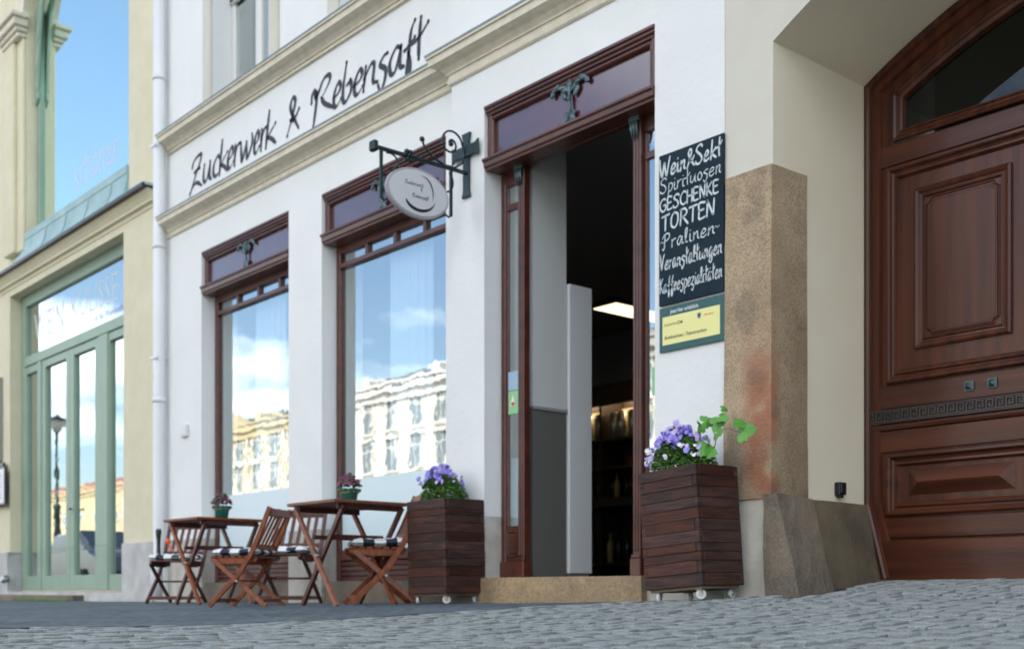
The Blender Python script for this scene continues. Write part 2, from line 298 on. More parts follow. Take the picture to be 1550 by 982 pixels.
def interp(x, pts):
    if x <= pts[0][0]: return pts[0][1]
    for (a, b), (c, d) in zip(pts, pts[1:]):
        if x <= c: return b+(d-b)*(x-a)/(c-a)
    return pts[-1][1]
def sst(t): t = max(0, min(1, t)); return t*t*(3-2*t)
def gz(X, Y):
    gw = interp(X, [(-30, -.16), (-14.5, -.13), (-9, -.108), (-6.3, -.089), (-5.6, -.08), (-3.84, -.045), (-3, -.03), (0, .03), (6, .1)])
    s = sst((Y+3)/3); z = gw*s-.16*(1-s)
    if X > -4.2:
        k = sst((X+4.2)/.5)*sst((Y+.7)/1.35); z += k*max(0, .058-z)
    return z
def Xb(Y): return -4.62+0.17*max(Y, -6)

# ------------------------------------------------------------------ ground
def sheet(name, xs, ys, zf, m, keep=None):
    mb = MB(); idx = {}
    for i, x in enumerate(xs):
        for j, y in enumerate(ys): idx[i, j] = len(mb.v); mb.v.append((x, y, zf(x, y)))
    for i in range(len(xs)-1):
        for j in range(len(ys)-1):
            mb.f.append((idx[i, j], idx[i+1, j], idx[i+1, j+1], idx[i, j+1])); mb.sm.append(True)
    return mb.build(name, m, None, kind='structure', fix=False)
def fr(a, b, st):
    n = max(1, round((b-a)/st)); return [a+(b-a)*i/n for i in range(n+1)]
xs = [-260, -180, -120, -80, -50] + fr(-36, -18, 3) + fr(-17, 4, .25) + [6, 9, 14, 24, 40, 80]
ys = [-200, -120, -70, -45, -28, -18, -12, -9] + fr(-7.5, .9, .2) + [1.2]
sheet('ground', xs, ys, lambda x, y: gz(x, y)-.034, M['paving'])
mb = MB(); yy = fr(-9, .2, .08); nx = 150
for j, y in enumerate(yy):
    for i in range(nx+1):
        t = i/nx; x = Xb(y)-(1-t)**2.2*31
        mb.v.append((x, y, gz(x, y)+.004*noise.noise((x*1.1, y*1.1, 0))+.0035*noise.noise((x*4.3, y*4.3, 0))+.0022*noise.noise((x*11, y*11, 3)) if t < 1 else gz(x, y)-.004))
for j in range(len(yy)-1):
    for i in range(nx): a = j*(nx+1)+i; mb.f.append((a, a+1, a+nx+2, a+nx+1)); mb.sm.append(True)
mb.build('asphalt_pavement', M['asphalt'], None, kind='structure', fix=False)
mb = MB()
for j, y in enumerate(fr(-7.5, 1.0, .25)):
    for i in range(41):
        x = Xb(y)+.002+(i/40)*(8.5); mb.v.append((x, y, gz(x, y)-.032))
ny = len(fr(-7.5, 1.0, .25))
for j in range(ny-1):
    for i in range(40): a = j*41+i; mb.f.append((a, a+1, a+42, a+41)); mb.sm.append(True)
apron = mb.build('cobbled_driveway', M['joint'], None, kind='structure', fix=False)
# cobbles
def cobble_mesh(k):
    rnd = random.Random(k); mb = MB(); n = 4
    a, b = .5, .5
    g = [-1, -.72, .72, 1]
    for i in range(4):
        for j in range(4):
            e = (i in (0, 3))+(j in (0, 3)); x = g[i]*a; y = g[j]*b
            if e == 2: x *= .93; y *= .93
            z = (0.0 if e == 0 else (-.022 if e == 1 else -.06))+rnd.uniform(-.010, .010)
            mb.v.append((x+rnd.uniform(-.05, .05), y+rnd.uniform(-.05, .05), z))
    for i in range(3):
        for j in range(3): q = i*4+j; mb.f.append((q, q+4, q+5, q+1)); mb.sm.append(True)
    ring = [0, 4, 8, 12, 13, 14, 15, 11, 7, 3, 2, 1]; base = len(mb.v)
    for q in ring: x, y, z = mb.v[q]; mb.v.append((x*.97, y*.97, -.9))
    for k2 in range(12):
        q = (k2+1) % 12; mb.f.append((ring[q], ring[k2], base+k2, base+q)); mb.sm.append(False)
    return mb
protos = [cobble_mesh(k) for k in range(10)]
pm = [p.mesh('cobble', M['cobble'], fix=False) for p in protos]
stones = []
rx = -6.2
while rx < 3.6:
    wdt = random.uniform(.080, .104); y = -6.6+random.uniform(0, .15)
    while y < .82:
        ln = random.uniform(.085, .135); cx = rx+wdt/2+.05*math.sin(y*1.3+rx); cy = y+ln/2
        ok = cx-wdt/2 > Xb(cy)+.112 and cy+ln/2 < .80
        if cy > -.30 and cx < -3.50: ok = ok and (cx < -4.85 and cy < -.16 and False)
        if cx > -3.62 and cy > -.4 and cx < -3.5: ok = False
        if cy > -.12 and cx-wdt/2 < -3.70+0: ok = False
        if ok: stones.append((cx, cy, wdt-.015+random.uniform(-.006, .005), ln-.016+random.uniform(-.010, .006)))
        y += ln
    rx += wdt
y = -6.6
while y < -.2:
    ln = random.uniform(.16, .24); stones.append((Xb(y+ln/2)+.056, y+ln/2, .100, ln-.012)); y += ln
def inview(x, y):
    yy = y+5.3; f = -C_*x+S_*yy; r = S_*x+C_*yy
    return f > 1.2 and abs(r/f) < .48 and f < 8 and (.16/f) < .062, f
vis = []; rest = []
for s in stones:
    ok, f = inview(s[0], s[1]); (vis if ok else rest).append((f, s))
vis.sort(key=lambda t: t[0]); rest += vis[300:]; vis = vis[:300]
def tilt(x, y):
    return (math.atan((gz(x, y+.05)-gz(x, y-.05))/.1), -math.atan((gz(x+.05, y)-gz(x-.05, y))/.1))
for f, (x, y, a, b) in vis:
    tx, ty = tilt(x, y)
    inst('cobble', random.choice(pm), apron, (x, y, gz(x, y)+random.gauss(0, .0030)), (tx+random.uniform(-.009, .009), ty+random.uniform(-.009, .009), random.uniform(-.05, .05)), (a, b, .085))
mb = MB()
for f, (x, y, a, b) in rest:
    if f > 9.5: continue
    p = random.choice(protos); i0 = len(mb.v); z0 = gz(x, y)+random.gauss(0, .0030); r1 = random.uniform(-.009, .009); r2 = random.uniform(-.009, .009)
    tx, ty = tilt(x, y)
    for vx, vy, vz in p.v: mb.v.append((x+vx*a, y+vy*b, z0+vz*.085+vx*a*(r1-math.tan(ty))+vy*b*(r2+math.tan(tx))))
    mb.f += [tuple(i0+k for k in q) for q in p.f]; mb.sm += p.sm
mb.build('cobbles', M['cobble'], apron, kind='stuff', fix=False)

# ------------------------------------------------------------------ shop building
H = 13.0
shop = thing('shop_building', 'white rendered shop building with brown framed windows and arched wooden gate', 'building', (-7, 0, -.1))
def front(name, m, x0, x1, z0, z1, y, holes, extra=None):
    mb = MB(); walls(mb, x0, x1, z0, z1, y, holes)
    if extra: extra(mb)
    return mb.build(name, m, shop)
PW = .52
winA = (-10.875, -9.172); winB = (-8.621, -6.893)
DX0, DX1 = -6.35, -4.75
uws = [(-10.633, -9.50), (-8.33, -7.20), (-5.9, -4.75)]
gh = [(winA[0], winA[1], .078, 3.36, .36), (winB[0], winB[1], .078, 3.36, .36)]
front('wall', M['white'], -11.636, -6.72, PW, H, 0, gh+[(a, b, 4.62, 6.75, .3) for a, b in uws[:2]]+[(a, b, 8.2, 10.1, .3) for a, b in uws[:2]],
      lambda mb: mb.quad((-11.636, 0, -.3), (-11.636, 4, -.3), (-11.636, 4, H), (-11.636, 0, H)).quad((-6.72, 0, PW), (-6.72, -.08, PW), (-6.72, -.08, H), (-6.72, 0, H)))
front('plinth', M['plinth'], -11.636, -6.72, -.25, PW, -.003, [(a, b, -.3, 3.36, .36) for a, b, *_ in gh])
front('wall', M['white'], -6.72, -4.222, PW, H, -.08, [(DX0, DX1, .087, 3.375, .2), (-5.95, -4.8, 4.62, 6.75, .38)])
front('plinth', M['plinth'], -6.72, -4.222, -.25, PW, -.083, [(DX0, DX1, .087, 3.375, .2)],
      lambda mb: mb.quad((-6.72, 0, -.25), (-6.72, -.083, -.25), (-6.72, -.083, PW), (-6.72, 0, PW)))
# gate wall with segmental arch
GX0, GX1, ARr, ARx, ARz = -3.893, -.199, 3.6, -2.046, -.126
def arch(x, inset=0.0):
    r = ARr-inset; return ARz+math.sqrt(max(0, r*r-(x-ARx)**2))
mb = MB(); walls(mb, -4.22, GX0, PW, H, -.08, []); walls(mb, GX1, 4.5, -.2, H, -.08, [])
ax = [GX0+(GX1-GX0)*i/48 for i in range(49)]
for a, b in zip(ax, ax[1:]):
    mb.quad((a, -.08, arch(a)), (b, -.08, arch(b)), (b, -.08, H), (a, -.08, H))
mb.build('gate_wall', M['beige'], shop)
mb = MB()
for a, b in zip(ax, ax[1:]): mb.quad((a, -.08, arch(a)), (a, .9, arch(a)), (b, .9, arch(b)), (b, -.08, arch(b)), True)
mb.build('arch_soffit', M['jamb'], shop)
for gx in (GX0, GX1): MB().quad((gx, -.08, -.1), (gx, .9, -.1), (gx, .9, arch(gx)), (gx, -.08, arch(gx))).build('gate_jamb', M['jamb'], shop)
MB().box(-4.22, -3.86, -.092, .02, -.25, .505).box(-4.22, -3.935, -.094, .02, .505, PW).build('plinth', M['plw'], shop, bevel=.008)
# granite pillar with worn faces
def rough_block(name, m, pts_bot, pts_top, n=(7, 7, 9), amp=.006, seed=0, parent=shop):
    # 4-corner loft (counter-clockwise, from the left front corner) with noisy side faces
    mb = MB(); B = [Vector(p) for p in pts_bot]; T = [Vector(p) for p in pts_top]; ids = {}; nu = n[0]*4; nv = n[2]
    for k in range(nv+1):
        for q in range(nu):
            e = q*4//nu; f = (q*4/nu)-e; a = B[e].lerp(B[(e+1) % 4], f); b = T[e].lerp(T[(e+1) % 4], f); p = a.lerp(b, k/nv)
            d = noise.noise_vector((p*5.0+Vector((seed, 0, 0))))*amp+noise.noise_vector((p*19.0+Vector((seed, 7, 0))))*amp*.4
            mb.v.append(tuple(p+d))
    for k in range(nv):
        for q in range(nu): a = k*nu+q; b = k*nu+(q+1) % nu; mb.f.append((a, b, b+nu, a+nu)); mb.sm.append(False)
    mb.f.append(tuple(nv*nu+q for q in range(nu))); mb.sm.append(False)
    return mb.build(name, m, parent)
def pillar_mat():
    m = M['granite'].copy(); m.name = 'stained_granite'; t = m.node_tree; b = t.nodes['Principled BSDF']; src = b.inputs['Base Color'].links[0].from_socket
    tcn = t.nodes.new('ShaderNodeTexCoord'); sp = t.nodes.new('ShaderNodeSeparateXYZ'); t.links.new(tcn.outputs['Object'], sp.inputs[0])
    def mth(op, a, bb):
        n = t.nodes.new('ShaderNodeMath'); n.operation = op
        for i, v in enumerate((a, bb)):
            if isinstance(v, (int, float)): n.inputs[i].default_value = v
            elif v is not None: t.links.new(v, n.inputs[i])
        return n.outputs[0]
    nz = t.nodes.new('ShaderNodeTexNoise'); nz.inputs['Scale'].default_value = 5; nz.inputs['Detail'].default_value = 5; t.links.new(tcn.outputs['Object'], nz.inputs['Vector'])
    # rust-red weathering along the front edge low on the pillar (object origin at x=-7, z=-.1)
    dx = mth('ABSOLUTE', mth('SUBTRACT', sp.outputs[0], 3.045), None); fx = mth('SUBTRACT', mth('SUBTRACT', 1.0, mth('DIVIDE', dx, .15)), mth('MULTIPLY', mth('MAXIMUM', mth('ADD', sp.outputs[1], .07), 0.0), 9.0))
    fz = mth('SUBTRACT', 1.0, mth('DIVIDE', mth('ABSOLUTE', mth('SUBTRACT', sp.outputs[2], .95), None), .65))
    f = mth('MULTIPLY', mth('MAXIMUM', mth('MINIMUM', mth('MULTIPLY', fx, 1.6), 1.0), 0.0), mth('MAXIMUM', mth('MINIMUM', mth('MULTIPLY', fz, 1.8), 1.0), 0.0))
    f = mth('MULTIPLY', f, mth('MAXIMUM', mth('MINIMUM', mth('MULTIPLY', mth('SUBTRACT', nz.outputs[0], .31), 4.0), .8), .0))
    x = t.nodes.new('ShaderNodeMixRGB'); t.links.new(f, x.inputs[0]); t.links.new(src, x.inputs[1]); x.inputs[2].default_value = (.34, .115, .055, 1)
    # grey soot patches
    f2 = mth('MAXIMUM', mth('MINIMUM', mth('MULTIPLY', mth('SUBTRACT', nz.outputs[0], .55), 5.0), .35), 0.0)
    y = t.nodes.new('ShaderNodeMixRGB'); t.links.new(f2, y.inputs[0]); t.links.new(x.outputs[0], y.inputs[1]); y.inputs[2].default_value = (.10, .085, .06, 1)
    f3 = mth('MAXIMUM', mth('MINIMUM', mth('MULTIPLY', mth('MULTIPLY', mth('SUBTRACT', 2.0, sp.outputs[2]), nz.outputs[0]), .75), .7), 0.0)
    f3 = mth('MULTIPLY', f3, mth('MAXIMUM', mth('MINIMUM', mth('MULTIPLY', mth('ADD', sp.outputs[1], .095), 6.0), 1.0), 0.12))
    u = t.nodes.new('ShaderNodeMixRGB'); t.links.new(f3, u.inputs[0]); t.links.new(y.outputs[0], u.inputs[1]); u.inputs[2].default_value = (.12, .085, .045, 1)
    t.links.new(u.outputs[0], b.inputs['Base Color']); return m
M['pillar'] = pillar_mat()
rough_block('granite_pillar', M['pillar'], [(-4.215, -.105, .50), (-3.885, -.105, .50), (-3.872, .21, .50), (-4.15, .21, .50)],
            [(-4.20, -.10, 2.30), (-3.888, -.10, 2.30), (-3.876, .205, 2.30), (-4.15, .2, 2.30)], amp=.004, seed=2)
rough_block('pillar_base', M['granite2'], [(-3.865, -.19, -.15), (-3.585, -.23, -.15), (-3.63, .16, -.15), (-3.93, .3, -.15)],
            [(-3.935, -.115, .525), (-3.845, -.112, .518), (-3.842, .215, .505), (-3.93, .3, .51)], amp=.012, seed=5)
M['granite3'] = M['granite'].copy(); M['granite3'].name = 'brown_granite'
mb_ = M['granite3'].node_tree
for nd in mb_.nodes:
    if nd.type == 'VALTORGB' and .4 < nd.color_ramp.elements[0].color[0] < .9:
        nd.color_ramp.elements[0].color = (.175, .135, .078, 1); nd.color_ramp.elements[1].color = (.085, .068, .042, 1)
rough_block('jamb_base', M['granite3'], [(-3.95, .10, -.12), (-3.68, .12, -.12), (-3.755, .83, -.12), (-3.95, .88, -.12)],
            [(-3.93, .19, .508), (-3.872, .20, .506), (-3.868, .84, .50), (-3.93, .88, .502)], amp=.007, seed=9)
rough_block('gate_threshold', M['granite3'], [(-3.80, .74, -.05), (-.1, .74, -.05), (-.1, .95, -.05), (-3.80, .95, -.05)],
            [(-3.78, .76, .060), (-.1, .76, .060), (-.1, .95, .060), (-3.78, .95, .060)], n=(22, 4, 3), amp=.006, seed=3)
rough_block('door_step', M['step'], [(-6.37, -.14, -.16), (-4.80, -.14, -.16), (-4.80, .20, -.16), (-6.37, .20, -.16)],
            [(-6.34, -.125, .087), (-4.82, -.125, .087), (-4.82, .20, .087), (-6.34, .20, .087)], n=(20, 4, 4), amp=.004, seed=11)
for a, b in (winA, winB):
    rough_block('sill_stone', M['granite2'], [(a+.004, .01, -.2), (b-.004, .01, -.2), (b-.004, .3, -.2), (a+.004, .3, -.2)],
                [(a+.004, .03, .076), (b-.004, .03, .076), (b-.004, .3, .076), (a+.004, .3, .076)], n=(14, 4, 4), amp=.006, seed=a)
# cornices
def cornice_prof(top, low):
    return [(0, top), (-.14, top-.005), (-.14, top-.02), (-.125, top-.022), (-.122, top-.07), (-.105, top-.078), (-.092, top-.085), (-.06, top-.098), (-.038, top-.118), (-.030, top-.128),
            (-.030, top-.138), (-.016, top-.142), (-.016, top-.165), (-.024, top-.172), (-.022, low+.012), (-.010, low), (0, low)]
def cornice(x0, x1, yb, top, low, ret):
    pr = cornice_prof(top, low); mb = MB(); n = len(pr)
    # run along x with optional mitred return at the left end
    i0 = len(mb.v)
    for p, z in pr: mb.v.append((x0+(p if ret else 0), yb+p, z))
    for p, z in pr: mb.v.append((x1, yb+p, z))
    for k in range(n-1): mb.f.append((i0+k, i0+k+1, i0+n+k+1, i0+n+k)); mb.sm.append(False)
    if ret:
        j = len(mb.v)
        for p, z in pr: mb.v.append((x0+p, yb+.09, z))
        for k in range(n-1): mb.f.append((i0+k, i0+k+1, j+k+1, j+k)); mb.sm.append(False)
    else: mb.f.append(tuple(i0+k for k in range(n))); mb.sm.append(False)
    o = mb.build('cornice', M['trim'], shop)
    f = MB(); xa = x0-(.143 if ret else 0)
    f.box(xa, x1, yb-.143, yb+.001 if not ret else yb+.001, top-.004, top+.012); f.build('flashing', M['flash'], o)
    return o
cornice(-11.64, -6.72, 0, 3.85, 3.655, False)
cornice(-6.72, -4.225, -.08, 3.85, 3.635, True)
cornice(-11.64, -6.72, 0, 4.70, 4.525, False)
cornice(-6.72, -4.225, -.08, 4.70, 4.525, True)
# upper storey windows
def casement(x0, x1, z0, z1, y):
    fr_ = MB().box(x0, x0+.075, y, y+.06, z0, z1).box(x1-.075, x1, y, y+.06, z0, z1).box(x0+.075, x1-.075, y, y+.06, z0, z0+.07).box(x0+.075, x1-.075, y, y+.06, z1-.07, z1)
    xm = (x0+x1)/2; fr_.box(xm-.055, xm+.055, y-.012, y+.06, z0+.07, z1-.07)
    f = fr_.build('upper_window', M['winw'], shop, bevel=.008)
    for a, b in ((x0+.075, xm-.055), (xm+.055, x1-.075)): MB().box(a, b, y+.02, y+.026, z0+.07, z1-.07).build('pane', M['glass'], f)
    MB().box(x0-.02, x1+.02, y+.5, y+.52, z0-.1, z1).build('blind', M['dark'], f)
    MB().prism([(y+.002, 5.76), (y-.015, 5.77), (y-.022, 5.80), (y-.022, 5.83), (y+.002, 5.85)], x0+.001, x1-.001).build('glazing_bar', M['winw'], f, bevel=.008)
    for a, b in ((x0-.17, x0-.004), (x1+.004, x1+.17)): MB().box(a, b, -.03+(y-.2), .02+(y-.2), z0, z1+.17).build('surround', M['beige'], f, bevel=.012)
for a, b in uws[:2]: casement(a, b, 4.62, 6.75, .2)
casement(-5.95, -4.8, 4.62, 6.75, .12)
for a, b in uws[:2]: casement(a, b, 8.2, 10.1, .2)
# roof and body: solid mass so that the shop shades the street
mb = MB(); mb.prism([(0, H), (-.5, H+.05), (-.5, H+.2), (5, H+4), (11, H)], -24, 14); mb.build('roof', M['ortile'], shop)
MB().box(-24, 14, 10.5, 11, -.3, H).build('rear_wall', M['beige'], shop)
MB().box(13.9, 14.2, 0.2, 10.5, -.3, H).build('side_wall', M['beige'], shop)
mb = MB(); walls(mb, 4.5, 14, -.2, H, -.08, []); mb.build('wall', M['white'], shop)
# rooms
mb = MB(); mb.box(-11.6, -3.98, .34, 6.1, 3.42, 3.5); mb.box(-11.6, -3.98, 6.0, 6.1, 0, 3.42); mb.box(-11.62, -11.52, .34, 6.0, 0, 3.42); mb.box(-4.05, -3.98, .3, 6.0, 0, 3.42)
mb.box(-9.17, -8.62, .34, .40, 0, 3.42); mb.build('room', M['dark'], shop)
MB().box(-11.6, -3.98, .14, 6.1, .02, .082).build('room_floor', M['floor'], shop)
mb = MB(); mb.box(-11.6, -3.9, .4, 9, 4.3, 4.35); mb.box(-11.6, -3.9, 2.5, 2.6, 4.35, 7); mb.build('upper_room', M['dark'], shop)
MB().box(-6.30, -6.10, .15, .472, 1.30, 3.42).build('lobby_wall', M['pale'], shop)
lo = MB().box(-6.30, -6.10, .15, .472, .082, 1.268).build('lobby_dado', M['grey'], shop)
MB().box(-6.30, -6.090, .15, .476, 1.262, 1.283).build('dado_line', M['dark'], lo); MB().box(-6.30, -6.092, .15, .475, 1.283, 1.302).build('dado_line', M['pale'], lo)
cb_ = MB().box(-6.62, -6.080, .482, .712, .12, 2.185).build('lobby_cabinet', M['cab'], shop, bevel=.006); MB().box(-6.6, -6.10, .50, .70, .084, .12).build('cabinet_foot', M['dark'], cb_)

# shop windows
def shop_window(x0, x1, ld):
    fr_ = MB(); Y = .14
    for a, b in ((x0+.003, x0+.065), (x1-.065, x1-.003)): fr_.box(a, b, Y, Y+.07, .078, 2.99)
    fr_.box(x0+.065, x1-.065, Y+.004, Y+.07, 2.868, 2.99); fr_.box(x0+.065, x1-.065, Y+.006, Y+.066, .25, .34)
    f = fr_.build('shop_window', M['frame'], shop, bevel=.007)
    MB().box(x0+.065, x1-.065, Y-.008, Y+.06, 2.738, 2.78).build('transom', M['frame'], f, bevel=.006)
    for m_ in ld: MB().box(m_-.02, m_+.02, Y+.002, Y+.055, 2.78, 2.868).build('mullion', M['frame'], f, bevel=.004)
    ed = [x0+.065]+list(ld)+[x1-.065]
    for a, b in zip(ed, ed[1:]): MB().box(a+.02, b-.02, Y+.03, Y+.036, 2.78, 2.868).build('small_pane', M['glass'], f)
    MB().box(x0+.065, x1-.065, Y+.03, Y+.036, .34, 2.738).build('pane', M['glass'], f)
    MB().box(x0+.068, x1-.068, Y+.0235, Y+.0285, .342, .935).build('frosted_strip', M['film'], f)
    MB().box(x0+.04, x0+.16, Y+.16, Y+.17, .35, 2.95).build('reveal_board', M['pale'], f)
    for k in range(4):
        z = .082+k*.042; MB().box(x0+.065, x1-.065, Y+.012, Y+.03, z, z+.034).build('slat', M['teakd'], f, bevel=.003)
    MB().box(x0+.065, x1-.065, Y+.04, Y+.06, .078, .25).build('slat_backing', M['black'], f)
    fascia(x0, x1, f, .03, 3.357, 3.06 if False else 3.03, 2.93, x0+.48*(x1-x0)+.03)
    # curtains
    c = MB(); n = 60; cx0 = x0+.38*(x1-x0); cx1 = x0+.72*(x1-x0)
    for i in range(n):
        xa = cx0+(cx1-cx0)*i/n; xb = cx0+(cx1-cx0)*(i+1)/n
        ya = Y+.11+.012*math.sin(i*1.7)+.01*math.sin(i*.6); yb = Y+.11+.012*math.sin((i+1)*1.7)+.01*math.sin((i+1)*.6)
        c.quad((xa, ya, 1.0), (xb, yb, 1.0), (xb, yb, 3.1), (xa, ya, 3.1), True)
    c.build('curtain', M['curtain'], f)
def leafy(mb, c, s=1.0, y=0.0):
    # T-shaped cast floral mount: stem, spreading wing leaves on top, tuft at foot
    x, z = c
    mb.tube([(x, y-.02, z-.135*s), (x+.004, y-.024, z-.03*s), (x-.003, y-.022, z+.05*s), (x, y-.02, z+.115*s)], [.016*s, .010*s, .011*s, .020*s], 7)
    for sg in (-1, 1):
        for k, (dx, dz, a, l) in enumerate(((.035, .085, 25, .055), (.07, .108, 12, .055), (.11, .112, -28, .045), (.05, .052, 50, .04), (.135, .088, -50, .028), (.025, -.10, -55, .04), (.04, -.125, -25, .035), (.03, -.075, 60, .025))):
            rot = Matrix.Rotation(R(-a*sg), 3, 'Y')
            mb.ell((x+sg*dx*s*1.1, y-.018-.004*(k % 3), z+dz*s), (l*s, .011, .019*s), 8, 5, rot)
    mb.ell((x, y-.022, z+.108*s), (.028*s, .016, .032*s), 8, 6); mb.ell((x, y-.02, z-.125*s), (.038*s, .014, .03*s), 8, 6); mb.ell((x, y-.03, z+.02*s), (.014*s, .01, .02*s), 8, 6)
def fascia(x0, x1, par, y, zt, zb, zs, ox):
    # panel framed by mouldings, closed below by a projecting shelf
    fb = MB(); e = .004
    fb.box(x0+e, x0+.05, y, y+.09, zb, zt-.06); fb.box(x1-.05, x1-e, y, y+.09, zb, zt-.06)
    fb.prism([(y-.035, zt), (y-.035, zt-.02), (y-.022, zt-.026), (y-.022, zt-.040), (y-.006, zt-.05), (y-.006, zt-.062), (y+.01, zt-.068), (y+.01, zt-.085), (y+.09, zt-.085), (y+.09, zt)], x0+e, x1-e)
    f = fb.build('fascia_frame', M['frame'], par, bevel=.003)
    MB().box(x0+.05, x1-.05, y+.028, y+.05, zb-.02, zt-.07).build('fascia_panel', M['panel'], par)
    MB().sweep_xz([(x0+.05, zb), (x0+.05, zt-.085), (x1-.05, zt-.085), (x1-.05, zb)], [(0, .0), (.008, .004), (.016, -.006), (.022, -.028)], y).build('fascia_moulding', M['frame'], par)
    s = MB().prism([(y+.09, zb+.004), (y-.03, zb-.012), (y-.052, zb-.018), (y-.055, zb-.034), (y-.04, zb-.042), (y-.036, zs+.022), (y-.022, zs+.014), (y-.018, zs), (y+.12, zs)], x0+e, x1-e)
    s.build('shelf', M['frame'], par, bevel=.002)
    o = MB(); leafy(o, (ox, (zt-.085+zb)/2+.005), (zt-zb-.03)/.30, y+.03); o.build('ornament', M['verd'], par)
shop_window(*winA, (-10.40, -9.99, -9.59)); shop_window(*winB, (-8.16, -7.755, -7.355))
# shop doorway
Y = .07
fb = MB()
fb.box(DX0+.003, -6.30, Y, Y+.05, .087, 2.985); fb.box(DX1-.045, DX1-.003, Y, Y+.05, .087, 2.985)
fb.box(-6.30, DX1-.045, Y+.002, Y+.05, 2.925, 2.985)
fb.box(-6.30, -6.141, Y+.004, Y+.045, .20, .45); fb.box(-4.984, DX1-.045, Y+.004, Y+.045, .20, .45)
door = fb.build('shop_doorway', M['frame'], shop, bevel=.006)
for a, b in ((-6.140, -6.076), (-5.050, -4.985)):
    p = MB().box(a, b, .046, .105, .20, 2.985)
    for k in range(2): p.box(a+.012+k*.024, a+.026+k*.024, .038, .048, .24, 2.84)
    p.build('post', M['frame'], door, bevel=.005)
    MB().box(a-.012, b+.012, .030, .112, .089, .20).box(a-.007, b+.007, .035, .110, .20, .225).build('post_base', M['frame'], door, bevel=.005)
    c = MB().box(a-.008, b+.008, .018, .044, 2.90, 2.99)
    for k in range(3): c.tube([(a+.010+k*.022, .034, 2.79), (a+.010+k*.022, .022, 2.86), (a+.010+k*.022, .022, 2.90)], [.004, .010, .012], 6)
    c.ell(((a+b)/2, .016, 2.945), (.036, .014, .03)); c.build('capital', M['verd'], door)
for a, b in ((-6.30, -6.141), (-4.984, DX1-.045)):
    for z1, z2 in ((2.66, 2.705), (2.83, 2.925)): MB().box(a, b, Y+.006, Y+.045, z1, z2).build('side_rail', M['frame'], door, bevel=.004)
    MB().box(a, a+.018, Y+.01, Y+.04, .45, 2.83).box(b-.018, b, Y+.01, Y+.04, .45, 2.83).build('side_stile', M['frame'], door, bevel=.003)
    MB().box(a+.018, b-.018, Y+.022, Y+.028, .45, 2.66).build('side_pane', M['glass'], door)
    MB().box(a+.018, b-.018, Y+.022, Y+.028, 2.705, 2.83).build('side_pane', M['glass'], door)
    MB().sweep_xz([(a+.02, .235), (a+.02, .42), (b-.02, .42), (b-.02, .235)], [(0, .0), (0, .012), (.012, .014), (.02, .0)], Y+.004).box(a+.045, b-.045, Y-.004, Y+.005, .262, .395).build('side_panel', M['frame'], door)
    MB().box(a+.002, b-.002, Y+.05, Y+.055, .45, .93).build('side_film', M['film'], door)
for xa, xb in ((DX0+.001, -6.153), (-4.972, DX1-.003)): MB().box(xa, xb, Y-.012, Y+.05, .089, .20).build('skirting', M['frame'], door, bevel=.004)
fascia(DX0, DX1, door, -.055, 3.372, 3.02, 2.925, -5.52)
mb = MB().box(-6.280, -6.165, Y+.012, Y+.019, 1.40, 1.53); mb.build('sticker', M['stickb'], door)
mb = MB().box(-6.280, -6.165, Y+.0125, Y+.0195, 1.235, 1.395); st = mb.build('sticker', M['leafg'], door)
MB().poly([(-6.262, Y+.010, 1.29), (-6.20, Y+.010, 1.29), (-6.231, Y+.010, 1.37)]).build('sticker_print', M['petw'], st)
MB().ell((-6.228, Y+.0095, 1.305), (.022, .001, .013)).build('sticker_print', M['red'], st)
mb = MB().box(-4.92, -4.815, Y+.012, Y+.019, 1.20, 1.37); st = mb.build('sticker', M['leafg'], door)
MB().poly([(-4.90, Y+.010, 1.25), (-4.84, Y+.010, 1.25), (-4.87, Y+.010, 1.33)]).build('sticker_print', M['petw'], st)

# ------------------------------------------------------------------ arched gate
gate = MB(); GY = .84
fo = [(GX0+.004, .50)]+[(GX0+.004, 1.4)]+[(x+.004 if i == 0 else (x-.004 if i == 48 else x), arch(x)-.004) for i, x in enumerate(ax)]+[(GX1-.004, .05)]
gate.sweep_xz([(-3.772, .062), (-3.888, .50)]+fo[1:], [(0, .0), (0, .05), (.018, .056), (.030, .045), (.038, .045), (.045, .03), (.085, .030), (.092, .018), (.10, 0)], GY, closed=False)
# leaf boards: one backing sheet, cut along the flared base stone
def leaf_sheet(mb, x0, x1, z0, z1, y):
    n = 30
    for i in range(n):
        a = x0+(x1-x0)*i/n; b = x0+(x1-x0)*(i+1)/n
        def lo_(x): return max(z0, .50-(x+3.89)*(.44/.12)) if x < -3.77 else z0
        ta = min(z1, arch(max(a, GX0+.005))-.03); tb = min(z1, arch(min(b, GX1-.005))-.03)
        mb.quad((a, y, lo_(a)), (b, y, lo_(b)), (b, y, tb), (a, y, ta))
leaf_sheet(gate, -3.885, -.21, .062, 2.58, GY-.008)
gt = gate.build('gate', M['gate'], shop)
XR = -2.86
def bx(nm, x0, x1, z0, z1, pr, mt='gateh', bev=.004): return MB().box(x0, x1, GY-.008-pr, GY-.006, z0, z1).build(nm, M[mt], gt, bevel=bev)
bx('rail', -3.80, -.25, 2.458, 2.575, .012); bx('rail', -3.80, -.25, 1.05, 1.185, .012); bx('rail', -3.82, -.25, .80, .925, .012)
bx('rail', -3.80, -.25, .30, .42, .012)
kb = MB(); kb.poly([(-3.772, GY-.034, .064), (-.25, GY-.034, .064), (-.25, GY-.034, .285), (-3.832, GY-.034, .285)]); kb.poly([(-3.832, GY-.034, .285), (-.25, GY-.034, .285), (-.25, GY-.008, .298), (-3.832, GY-.008, .298)])
